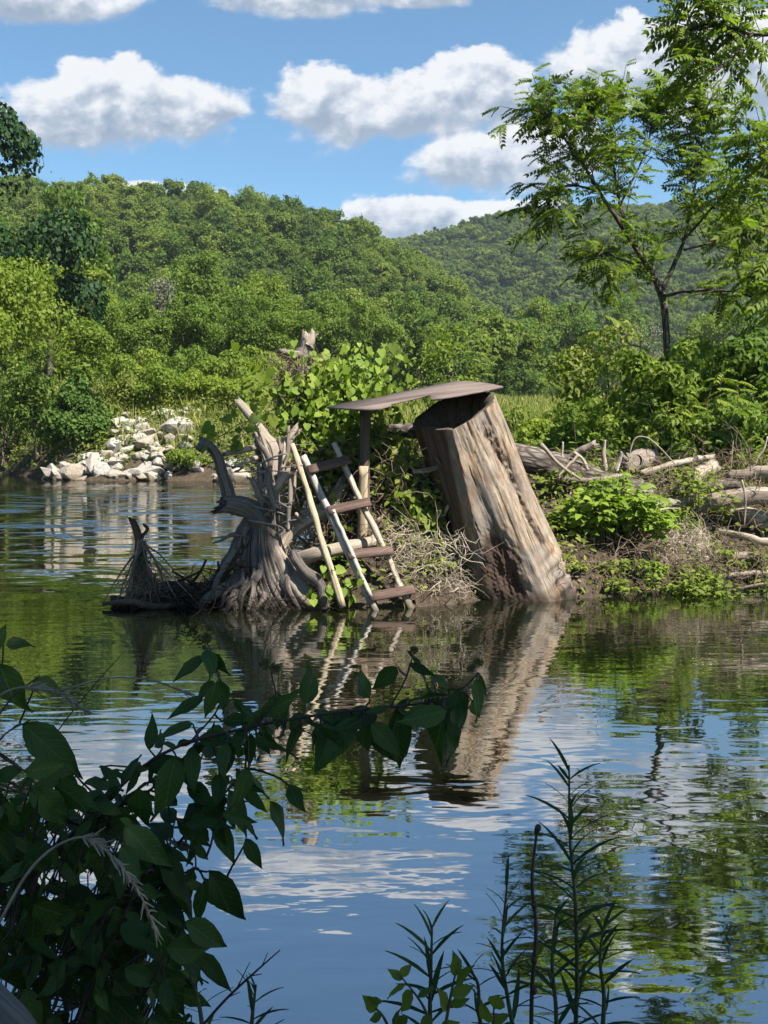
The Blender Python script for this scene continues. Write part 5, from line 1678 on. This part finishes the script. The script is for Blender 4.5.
rw = np.random.default_rng(199)
for q in range(20):
    px_, py_ = rw.uniform(560, 775), rw.uniform(545, 594)
    g_ = G(px_, py_, .05 + (594 - py_) * .008)
    leafy_plant('bank_weed', 'low green weeds growing on the bare bank slope right of the leaning log', px_, py_, py_ - rw.uniform(10, 26), rw.uniform(24, 50), min(max(g_[1], 11.2), 13.2), 9, 900 + q, rw.uniform(.055, .095), ['vine', 'weed', 'bush', 'bright'][q % 4], depth=.2, per=12, group='weeds on the bare bank slope', cat='weed')
leafy_plant('leafy_plant', 'trailing green weeds hanging to the water below the leafy clump', 636, 596, 556, 60, 11.7, 18, 190, .085, 'vine', depth=.15)
leafy_plant('leafy_plant', 'straggly yellow green weeds at the shore beside the dry stalks', 690, 592, 560, 50, 11.9, 14, 191, .075, 'weed', depth=.15)
leafy_plant('leafy_plant', 'green weeds climbing the bank between the leaning log and leafy clump', 566, 560, 505, 46, 12.0, 22, 192, .09, 'bush', depth=.3)
leafy_plant('leafy_plant', 'green weeds among the pale roots right of the ladder foot', 428, 590, 556, 46, 10.8, 12, 193, .065, 'weed', depth=.15)
leafy_plant('leafy_plant', 'leafy weeds in the dark gap behind the lower ladder steps', 330, 585, 545, 50, 11.0, 14, 194, .075, 'bush', depth=.2)

# ------------------------------------------------------------------ foreground plants on the near bank (in shade)
def fg_leafy():
    r = np.random.default_rng(210)
    b = P(-20, 1060, 1.5)
    root = thing('streamside_shrub', 'dark shaded shrub with broad pointed leaves filling the lower left corner', 'shrub', b)
    a, lf = MB(), MB()
    Dp = 1.4
    stems = [
        [(-40, 960, 1.5), (40, 868, 1.45), (100, 806, 1.42), (165, 752, 1.4), (255, 726, 1.38), (340, 712, 1.37), (400, 706, 1.36), (448, 698, 1.36), (478, 674, 1.36)],
        [(192, 740, 1.4), (216, 712, 1.4), (222, 690, 1.4), (213, 658, 1.4), (206, 640, 1.4)],
        [(40, 868, 1.45), (95, 820, 1.42), (150, 790, 1.4), (196, 745, 1.4)],
        [(-30, 1000, 1.55), (80, 910, 1.5), (150, 872, 1.48), (205, 812, 1.45), (228, 790, 1.44), (246, 768, 1.44)],
        [(-20, 1030, 1.5), (60, 960, 1.45), (120, 910, 1.42), (170, 880, 1.4), (196, 868, 1.4)],
        [(60, 1040, 1.4), (110, 980, 1.38), (150, 950, 1.36), (185, 950, 1.36), (210, 938, 1.36)],
        [(-30, 760, 1.3), (10, 700, 1.3), (40, 676, 1.3)],
        [(-30, 800, 1.3), (0, 740, 1.3), (30, 720, 1.3)],
        [(255, 726, 1.38), (275, 700, 1.38), (270, 668, 1.38)],
        [(390, 707, 1.36), (405, 680, 1.36), (414, 652, 1.36)],
    ]
    for i, s in enumerate(stems):
        tube(a, PL(s), [.0034, .0024, .0013] if i not in (1, 6, 7, 8, 9) else [.0016, .0013, .001], 26, 6, 0, 3, 0, 400 + i, cap=False)
    L = [  # base x, y, tip x, y, relative width, twist
        (204, 657, 172, 680, .85, .3), (214, 653, 226, 679, 1.1, -.3), (219, 681, 229, 714, 1.1, .2), (216, 682, 206, 719, 1.2, .5), (203, 698, 167, 717, .8, .2), (193, 724, 147, 738, .75, .2),
        (238, 706, 272, 726, .9, .3), (276, 694, 282, 728, 1.4, -.2), (338, 724, 311, 772, 1.1, .3), (322, 724, 308, 748, 1.0, .2), (176, 756, 160, 824, 1.0, .1), (189, 783, 214, 808, 1.0, -.2),
        (219, 776, 217, 806, 1.0, .3), (290, 785, 301, 813, 1.2, -.2), (270, 801, 292, 843, .85, .1), (222, 814, 258, 824, .8, .6), (186, 826, 232, 822, .9, .5), (208, 870, 246, 930, .8, .1),
        (158, 852, 207, 926, .7, .1), (198, 953, 230, 990, .75, .1), (172, 946, 196, 958, 1.0, .5), (42, 988, 84, 958, 1.0, .5), (82, 986, 130, 1024, 1.2, .2), (158, 952, 180, 1020, 1.2, .1),
        (22, 724, 86, 778, 1.0, .1), (0, 664, 20, 718, 1.3, .2), (6, 645, 34, 640, 1.4, .3), (-6, 650, 6, 625, 1.2, .2), (36, 680, 62, 694, .7, .2), (446, 704, 430, 769, 1.0, .1), (455, 702, 455, 743, .8, .3),
        (424, 700, 435, 720, .9, .2), (396, 710, 402, 772, 1.0, .1), (366, 722, 396, 764, .85, .2), (476, 679, 482, 722, .8, .1), (480, 674, 486, 700, .6, .2), (398, 667, 371, 690, 1.1, .3),
        (410, 664, 434, 676, .8, .3), (432, 676, 452, 688, .9, .2), (356, 713, 318, 722, .8, .3), (358, 718, 316, 770, .9, .2), (300, 712, 286, 742, 1.0, .2), (262, 724, 268, 762, 1.0, .1),
        (246, 728, 226, 760, 1.0, .3), (206, 742, 186, 762, .9, .2), (236, 770, 254, 796, .9, .1), (248, 768, 236, 812, 1.0, .2), (150, 790, 128, 812, 1.0, .3), (130, 806, 108, 834, 1.0, .2), (112, 800, 88, 792, .9, .3),
        (120, 770, 100, 780, .8, .3), (128, 772, 150, 768, .7, .3), (100, 766, 124, 790, .7, .4), (196, 868, 178, 915, 1.0, .2), (146, 874, 132, 925, 1.1, .2), (204, 812, 186, 850, 1.1, .2), (228, 790, 250, 838, .9, .2),
        (176, 820, 210, 846, 1.0, .4), (264, 745, 300, 752, .8, .3), (245, 838, 262, 872, .9, .1), (165, 838, 150, 868, 1.0, .1), (206, 884, 190, 932, .9, .2)]
    pos, ax, nr, sz, wd = [], [], [], [], []
    e = np.array([0, 0, H])
    for (x0, y0, x1, y1, w, tw) in L:
        Y0 = 1.38 + r.normal() * .03
        p0, p1 = P(x0, y0, Y0), P(x1, y1, Y0 + r.normal() * .02 - .01)
        pos.append(p0); ax.append(p1 - p0); sz.append(np.linalg.norm(p1 - p0)); wd.append(w)
        v = nrmz(e - p0)
        nr.append(nrmz(v * .75 + np.array([0, 0, .55]) + rand_dir(1, r)[0] * tw * 1.6))
    n = 560
    k = 0
    while k < n:
        x, y = r.uniform(-40, 240), r.uniform(770, 1040)
        lim = np.interp(y, [770, 820, 870, 950, 1040], [80, 140, 190, 180, 200])
        if x > lim * (.75 + .3 * r.random()): continue
        Y0 = r.uniform(1.25, 1.75)
        p0 = P(x, y, Y0)
        d = nrmz(np.array([r.normal() * .8 + .25, r.normal() * .35, -.55 + r.normal() * .35]))
        pos.append(p0); ax.append(d); sz.append(r.uniform(.03, .085)); wd.append(r.uniform(.9, 1.25))
        nr.append(nrmz(np.array([.1, -.5, .8]) + r.normal(size=3) * .45))
        k += 1
    for si, lo_, cnt in ((0, .30, 64), (2, .3, 16), (3, .2, 30), (4, .2, 24), (1, .1, 5)):
        path = spline(PL(stems[si]), 80)
        for q in range(cnt):
            p = path[min(int((lo_ + (1 - lo_) * r.random()) * 79), 79)] + r.normal(size=3) * [.006, .03, .006]
            d = nrmz(np.array([r.normal() * .75, r.normal() * .4, -.45 + r.normal() * .55]))
            pos.append(p + d * .015); ax.append(d); sz.append(r.uniform(.028, .072)); wd.append(r.uniform(.8, 1.2))
            nr.append(nrmz(np.array([.1, -.6, .7]) + r.normal(size=3) * .5))
    pos, ax, nr, sz, wd = [np.array(q) for q in (pos, ax, nr, sz, wd)]
    for q in range(4):
        k = np.arange(len(pos)) % 4 == q
        leaves(lf, pos[k], ax[k], nr[k], sz[k], BROADS[q], wd[k] * .84)
    # petioles down to the nearest stem
    sp_ = np.concatenate([spline(PL(s), 40) for s in stems])
    dist = np.linalg.norm(pos[:, None] - sp_[None], axis=2)
    near = sp_[dist.argmin(1)]
    far = dist.min(1)
    tgt = np.where((far < .09)[:, None], near, pos + np.array([-.03, .02, -.07]))
    sticks(a, pos, tgt, .0013, .0018, .08, 4, 3, 211)
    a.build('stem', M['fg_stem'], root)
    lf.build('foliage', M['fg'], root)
    s = MB()
    for (x, y, rr) in ((206, 638, 6), (478, 662, 6), (471, 668, 5), (212, 939, 5.5), (414, 650, 4.5), (265, 664, 7), (275, 668, 6)):
        c = P(x, y, 1.38)
        m = 60
        d = rand_dir(m, r)
        sticks(s, np.repeat(c[None], m, 0), c + d * px_r(rr, 1.38), .0016, .001, 0, 3, 1, int(x))
    s.build('seed_head', M['seed'], root)
fg_leafy()

def fg_willow(label, pts, nleaf, lsize, seed, s0=.1, mat='willow'):
    r = np.random.default_rng(seed)
    pa = PL(pts)
    root = thing('narrow_leaved_plant', label, 'plant', pa[0], 'narrow leaved plants on the near bank')
    a, lf = MB(), MB()
    path = tube(a, pa, [.004, .003, .0015], 40, 6, 0, 3, 0, seed, cap=False)
    pos, ax, nr, sz = [], [], [], []
    for k in range(nleaf):
        s = s0 + (1 - s0) * (k + .5) / nleaf
        i = min(int(s * 39), 38)
        p = path[i]
        az = k * 2.4 + r.normal() * .4
        tan = nrmz(path[i + 1] - path[i])
        d = nrmz(np.array([math.cos(az) * 1.0, math.sin(az) * .6, 0]) + tan * (.55 + .9 * s ** 4) + r.normal(size=3) * .12)
        pos.append(p); ax.append(d); nr.append(nrmz(np.cross(np.cross(d, tan), d) + r.normal(size=3) * .25))
        sz.append(lsize * r.uniform(.65, 1.15) * (1 - .35 * s ** 3))
    leaves(lf, pos, ax, nr, np.array(sz), LANCE, .78)
    a.build('stem', M['stem'], root)
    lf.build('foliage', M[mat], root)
    return root
fg_willow('tallest narrow leaved plant rising from the bottom edge right of centre', [(574, 1060, 1.5), (577, 980, 1.5), (575, 900, 1.5), (570, 840, 1.5), (569, 765, 1.5)], 44, .082, 221)
fg_willow('leaning narrow leaved plant right next to the tallest one', [(600, 1060, 1.45), (604, 1000, 1.45), (600, 960, 1.45), (604, 925, 1.45)], 22, .07, 222)
fg_willow('narrow leaved plant left of the bare reed at the bottom edge', [(520, 1060, 1.4), (508, 1000, 1.4), (502, 950, 1.4), (507, 884, 1.4)], 28, .068, 223)
fg_willow('short narrow leaved plant leftmost along the bottom edge', [(432, 1060, 1.3), (430, 1010, 1.3), (431, 970, 1.3), (432, 926, 1.3)], 22, .07, 224)
fg_willow('bushy narrow leaved plant at the foot of the bare reed', [(556, 1060, 1.42), (556, 1010, 1.42), (552, 960, 1.42), (556, 912, 1.42)], 30, .064, 225, .0)
fg_willow('small narrow leaved shoot at the bottom edge between reed and sprig', [(490, 1060, 1.35), (480, 1020, 1.35), (478, 985, 1.35), (470, 970, 1.35)], 14, .055, 226)
fg_willow('small narrow leaved shoot at the bottom edge right of the dark shrub', [(250, 1060, 1.3), (252, 1020, 1.3), (256, 985, 1.3)], 12, .05, 227)
fg_willow('leafy shoot at the bottom edge under the dark shrub', [(205, 1060, 1.3), (200, 1010, 1.32), (190, 975, 1.32)], 16, .05, 228, 0, 'fg_young')

a = MB()
tube(a, PL([(531, 1060, 1.4), (532, 990, 1.4), (536, 930, 1.4), (532, 880, 1.4), (537, 830, 1.4)]), [.0035, .003, .002], 40, 6, 0, 3, 0, 230)
for k in (905, 960, 990):
    c = P(534, k, 1.4)
    tube(a, [c + [0, 0, -.006], c, c + [0, 0, .006]], [.003, .0055, .003], 5, 6, 0, 3, 0, k)
tube(a, PL([(536, 834, 1.4), (538, 828, 1.4), (541, 826, 1.4)]), [.003, .006, .002], 6, 6, 0, 3, .2, 231)
tag(a.build('bare_reed', M['fg_stem'], origin=P(531, 1060, 1.4), smooth=True), 'bare dark reed stalk with a small bud between narrow leaved plants', 'reed')

def fg_sprig():
    r = np.random.default_rng(240)
    root = thing('leafy_sprig', 'yellowish green sprig with small rounded leaves at the bottom edge', 'sprig', P(425, 1060, 1.25))
    a, lf = MB(), MB()
    stems = [[(440, 1060, 1.25), (425, 1010, 1.25), (400, 975, 1.25)], [(440, 1060, 1.25), (450, 1000, 1.25), (458, 962, 1.25)], [(400, 1060, 1.25), (385, 1020, 1.25), (372, 1005, 1.25)], [(480, 1060, 1.25), (492, 1030, 1.25), (494, 1005, 1.25)]]
    for i, s in enumerate(stems):
        tube(a, PL(s), [.003, .002, .001], 14, 5, 0, 3, 0, i, cap=False)
    L = [(402, 980, 388, 968), (406, 985, 386, 996), (414, 992, 398, 1012), (418, 998, 436, 985), (400, 976, 412, 964), (456, 975, 455, 952), (457, 985, 471, 964), (452, 996, 474, 985), (450, 1004, 470, 1000), (446, 1010, 440, 988),
         (376, 1010, 364, 996), (382, 1016, 368, 1020), (372, 1006, 378, 994), (394, 1030, 398, 1008), (490, 1022, 480, 1002), (494, 1010, 500, 992), (492, 1025, 510, 1012), (430, 1015, 420, 1032), (440, 1030, 460, 1022), (408, 1018, 388, 1030)]
    pos, ax, nr, sz = [], [], [], []
    for x0, y0, x1, y1 in L:
        p0, p1 = P(x0, y0, 1.25), P(x1, y1, 1.25 + r.normal() * .01)
        pos.append(p0); ax.append(p1 - p0); sz.append(np.linalg.norm(p1 - p0)); nr.append(nrmz(np.array([0, -.6, .6]) + r.normal(size=3) * .4))
    leaves(lf, pos, ax, nr, np.array(sz), BROAD, 1.15)
    a.build('stem', M['stem'], root)
    lf.build('foliage', M['fg_young'], root)
fg_sprig()

def seed_grass(label, pts, seed, n=36, spread=.012, s0=.45):
    r = np.random.default_rng(seed)
    pa = PL(pts)
    a = MB()
    path = tube(a, pa, [.0016, .0012, .0008], 50, 5, 0, 3, 0, seed, cap=False)
    idx = (s0 * 49 + (1 - s0) * 49 * np.sort(r.random(n))).astype(int).clip(0, 48)
    tan = nrmz(path[np.minimum(idx + 1, 49)] - path[idx])
    p0 = path[idx]
    p1 = p0 + tan * r.uniform(.008, .016, (n, 1)) + r.normal(size=(n, 3)) * spread * .4
    sticks(a, p0, p1, .0014, .0005, .1, 4, 2, seed)
    tag(a.build('seed_grass', M['drygrass'], origin=pa[0]), label, 'grass', 'dry grass heads on the near bank')
seed_grass('dry grass head drooping across the dark shrub in the lower left', [(-20, 960, .95), (30, 870, .95), (75, 838, .95), (105, 850, .95), (135, 885, .95), (156, 930, .95)], 251, 70)
seed_grass('dry grass head poking over the water from the left edge', [(-30, 720, 1.1), (10, 690, 1.1), (50, 690, 1.1), (86, 710, 1.1)], 252, 40)
seed_grass('single thin grass head in front of the pale water left of centre', [(60, 690, 1.5), (110, 678, 1.5), (150, 680, 1.5), (178, 690, 1.5), (193, 695, 1.5)], 253, 20, .006)
a = MB()
tube(a, PL([(20, 790, 1.45), (55, 735, 1.45), (90, 690, 1.45), (124, 652, 1.45)]), [.0012, .001, .0006], 20, 5, 0, 3, 0, 255)
tag(a.build('grass_stalk', M['fg_stem'], origin=P(20, 790, 1.45)), 'thin straight grass stalk slanting over the water at the left', 'grass')
a = MB()
tube(a, PL([(190, 1040, 1.3), (225, 1000, 1.3), (255, 972, 1.3), (280, 950, 1.3)]), [.0022, .0018, .0008], 20, 5, 0, 3, 0, 256)
for q in ((238, 986, 250, 962), (250, 976, 262, 974), (262, 966, 268, 952), (226, 998, 240, 992)):
    tube(a, PL([(q[0], q[1], 1.3), (q[2], q[3], 1.29)]), [.001, .0005], 4, 4, 0, 3, 0, q[0])
tag(a.build('bare_twig', M['fg_stem'], origin=P(190, 1040, 1.3)), 'bare thorny twig slanting up at the bottom right of the dark shrub', 'twig')
a = MB()
tube(a, PL([(-150, 975, 1.05), (-68, 1012, 1.02), (-8, 1062, 1.0), (44, 1140, .98)]), [.05, .05, .05], 24, 20, .08, 6, .1, 257)
tag(a.build('bank_log', M['fglog'], origin=P(-20, 1030, 1.02), smooth=True), 'grey weathered log end in the bottom left corner', 'log')

# unseen near-bank tree, leaf clusters placed to shade bank, roots and stump
def shade_tree():
    r = np.random.default_rng(260)
    base = np.array([6.2, -4.2, gz(6.2, -4.2) - .1])
    root = thing('shade_tree', 'unseen tall tree on the near bank, crown shaped to shade the water edge', 'tree', base)
    tr, cr = MB(), MB()
    path = tube(tr, [base, base + [.1, .2, 3], base + [-.3, .6, 6.5], base + [-.8, 1.2, 9.5]], [.28, .22, .16, .06], 24, 12, .08, 5, .1, 261)
    lob = []
    for tgt, t, rad, n in (((-.5, 1.5, 1.0), 11, 2.7, 30), ((-.2, 3.6, 0), 11.5, 1.8, 12), ((.6, .6, .6), 9.5, 1.8, 12), ((-2.9, 10.5, .45), 12.5, 1.05, 14), ((-1.85, 10.4, .8), 12.0, .6, 8)):
        c = np.array(tgt) + SUN * t
        for k in range(n):
            d = rand_dir(1, r)[0] * rad * r.random() ** .5 * [1, 1, .55]
            lob.append((*(c + d), r.uniform(.5, .95) * (1 if rad > 1.2 else .5)))
        tube(tr, [path[14], (path[14] + c) / 2 + [0, 0, .6], c], [.1, .06, .02], 14, 7, 0, 4, .1, 262)
    lob = np.array(lob)
    pos, ax, nr = scatter_lobes(r, lob, 15000, .7)
    p2, a2, n2 = scatter_lobes(r, lob[-22:], 4200, .7)
    pos, ax, nr = np.vstack([pos, p2]), np.vstack([ax, a2]), np.vstack([nr, n2])
    leaves(cr, pos, ax, nr, .17 * r.uniform(.6, 1.3, len(pos)), DIAMOND)
    cr.build('crown', M['tree'], root)
    tr.build('trunk', M['trunk'], root, smooth=True)
shade_tree()

# ------------------------------------------------------------------ sky with clouds, sun, camera
def build_world():
    w = bpy.data.worlds.new('World')
    scene.world = w
    w.use_nodes = True
    w.node_tree.nodes.clear()
    nt = NT(w.node_tree)
    out = nt.new('ShaderNodeOutputWorld')
    sky = nt.new('ShaderNodeTexSky')
    sky.sky_type = 'NISHITA'
    sky.sun_disc = False
    sky.sun_elevation = SUN_E
    sky.sun_rotation = math.atan2(SUN[0], SUN[1])
    sky.altitude = 100
    sky.air_density = 1.0
    sky.dust_density = .15
    sky.ozone_density = 3.0
    bg = nt.new('ShaderNodeBackground')
    nt.L.new(nt.mix(1.0, sky.outputs[0], (.76, 1.02, 1.05), 'MULTIPLY'), bg.inputs[0])
    bg.inputs[1].default_value = SKY_K
    tc = nt.new('ShaderNodeTexCoord').outputs['Generated']
    x, y, z = nt.sep(tc)
    ys = nt.m('MAXIMUM', y, .08)
    u, v = nt.m('DIVIDE', x, ys), nt.m('DIVIDE', z, ys)
    cv = nt.new('ShaderNodeCombineXYZ')
    nt.L.new(u, cv.inputs[0]); nt.L.new(v, cv.inputs[1])
    vec = nt.mapping(cv.outputs[0], (1, 1.35, 1))
    n1 = nt.noise(vec, 11, 8, .60, .1)
    n2 = nt.noise(nt.mapping(vec, (1, 1, 1), loc=(-.010, .015, 0)), 11, 8, .60, .1)
    nb = nt.noise(vec, 34, 4, .6, .1)
    clouds = [(105, 112, 90, 50), (65, 125, 50, 36), (178, 112, 68, 36), (218, 112, 34, 16), (338, 112, 66, 44), (435, 108, 80, 40), (492, 98, 46, 42), (470, 166, 60, 34), (545, 160, 64, 40),
              (425, 222, 92, 24), (545, 210, 44, 10), (640, 72, 86, 44), (735, 76, 100, 60), (45, 0, 80, 30), (300, -2, 76, 24), (150, 193, 56, 11), (630, -66, 95, 42), (420, -4, 60, 14), (850, 190, 90, 40), (-90, 120, 90, 45)]
    Mx, B = None, None
    for (px, py, hw, hh) in clouds:
        d = D(px, py)
        u0, v0 = d[0] / d[1], d[2] / d[1]
        a = nt.m('MULTIPLY', nt.m('SUBTRACT', u, u0), FPX / (hw * 1.30))
        b = nt.m('MULTIPLY', nt.m('SUBTRACT', v, v0), FPX / (hh * 1.30))
        bb = nt.m('MAXIMUM', b, nt.m('MULTIPLY', b, -1.25))
        mm = nt.m('SUBTRACT', 1.0, nt.m('SQRT', nt.m('ADD', nt.m('MULTIPLY', a, a), nt.m('MULTIPLY', bb, bb))))
        if Mx is None:
            Mx, B = mm, b
        else:
            g = nt.m('GREATER_THAN', mm, Mx)
            # blend the height measure softly between neighbouring puffs
            k = nt.m('MULTIPLY_ADD', nt.m('SUBTRACT', mm, Mx), 3.0, .5, clamp=True)
            mixn = nt.new('ShaderNodeMix', data_type='FLOAT')
            nt.put(mixn.inputs[0], k); nt.put(mixn.inputs[2], B); nt.put(mixn.inputs[3], b)
            B = mixn.outputs[0]
            Mx = nt.m('SMOOTH_MAX', Mx, mm, .12)
    dens = nt.m('ADD', Mx, nt.m('MULTIPLY', nt.m('SUBTRACT', n1, .5), 1.5))
    dens = nt.m('ADD', dens, nt.m('MULTIPLY', nt.m('SUBTRACT', nb, .5), .35))
    edge = nt.m('MULTIPLY_ADD', nt.m('MULTIPLY_ADD', B, .5, .5, clamp=True), -.36, .48)   # softer edge at the base
    al = nt.m('DIVIDE', nt.m('SUBTRACT', dens, .08), edge, clamp=True)
    al = nt.m('MULTIPLY', nt.m('MULTIPLY', al, al), nt.m('MULTIPLY_ADD', al, -2.0, 3.0))
    front = nt.m('MULTIPLY_ADD', y, 12.0, -1.5, clamp=True)
    al = nt.m('MULTIPLY', nt.m('MULTIPLY', al, front), .96)
    lit = nt.m('MULTIPLY_ADD', nt.m('SUBTRACT', n1, n2), 4.5, 0.0)
    sh = nt.m('ADD', nt.m('MULTIPLY_ADD', B, .85, .50), lit, clamp=True)
    sh = nt.m('ADD', sh, nt.m('MULTIPLY', nt.m('SUBTRACT', 1.0, nt.m('MULTIPLY', dens, 1.6, clamp=True)), .25), clamp=True)
    col = nt.ramp(sh, [(0.0, (.34, .43, .56)), (.35, (.50, .57, .68)), (.72, (.78, .82, .89)), (1.0, (.97, .98, 1.0))])
    bc = nt.new('ShaderNodeBackground')
    nt.L.new(col, bc.inputs[0])
    bc.inputs[1].default_value = .335
    mx = nt.new('ShaderNodeMixShader')
    nt.L.new(al, mx.inputs[0]); nt.L.new(bg.outputs[0], mx.inputs[1]); nt.L.new(bc.outputs[0], mx.inputs[2])
    nt.L.new(mx.outputs[0], out.inputs['Surface'])

def haze():
    m = bpy.data.materials.new('air')
    m.use_nodes = True
    m.node_tree.nodes.clear()
    nt = NT(m.node_tree)
    out = nt.new('ShaderNodeOutputMaterial')
    v = nt.new('ShaderNodeVolumePrincipled')
    v.inputs['Color'].default_value = (.80, .90, 1.0, 1)
    v.inputs['Density'].default_value = HAZE
    v.inputs['Anisotropy'].default_value = .2
    nt.L.new(v.outputs[0], out.inputs['Volume'])
    c = np.array([(x, y, z) for z in (-4, 260) for y in (-1900, 1900) for x in (-1900, 1900)], float)
    mb = MB()
    mb.add(c, [np.array([(0, 2, 3, 1), (4, 5, 7, 6), (0, 1, 5, 4), (2, 6, 7, 3), (0, 4, 6, 2), (1, 3, 7, 5)])])
    tag(mb.build('haze', m), 'thin bluish summer haze in the air over the river and hills', 'haze', kind='stuff')
HAZE = .00012
haze()
SKY_K = .056
build_world()
sun = bpy.data.lights.new('Sun', 'SUN')
sun.energy = 5.0
sun.angle = math.radians(.55)
sun.color = (1.0, .955, .88)
so = bpy.data.objects.new('Sun', sun)
COL.objects.link(so)
so.rotation_euler = Vector(SUN).to_track_quat('Z', 'Y').to_euler()
so.location = (0, 0, 50)

cam = bpy.data.cameras.new('Camera')
cam.sensor_fit = 'VERTICAL'
cam.sensor_height = 24
cam.lens = 24 * FPX / 1024
cam.clip_start = .05
cam.clip_end = 5000
co = bpy.data.objects.new('Camera', cam)
COL.objects.link(co)
co.location = (0, 0, H)
co.rotation_euler = (math.pi / 2 - PITCH, 0, 0)
scene.camera = co

scene.render.engine = 'CYCLES'
cy = scene.cycles
cy.max_bounces = 6
cy.diffuse_bounces = 2
cy.glossy_bounces = 3
cy.transmission_bounces = 3
cy.transparent_max_bounces = 4
cy.caustics_reflective = False
cy.caustics_refractive = False
cy.sample_clamp_indirect = 4
cy.use_denoising = True
try:
    cy.denoiser = 'OPENIMAGEDENOISE'
except Exception:
    pass
scene.view_settings.view_transform = 'Standard'
scene.view_settings.look = 'None'
scene.view_settings.exposure = 1.52
scene.view_settings.gamma = 1.0
scene.view_settings.use_curve_mapping = False
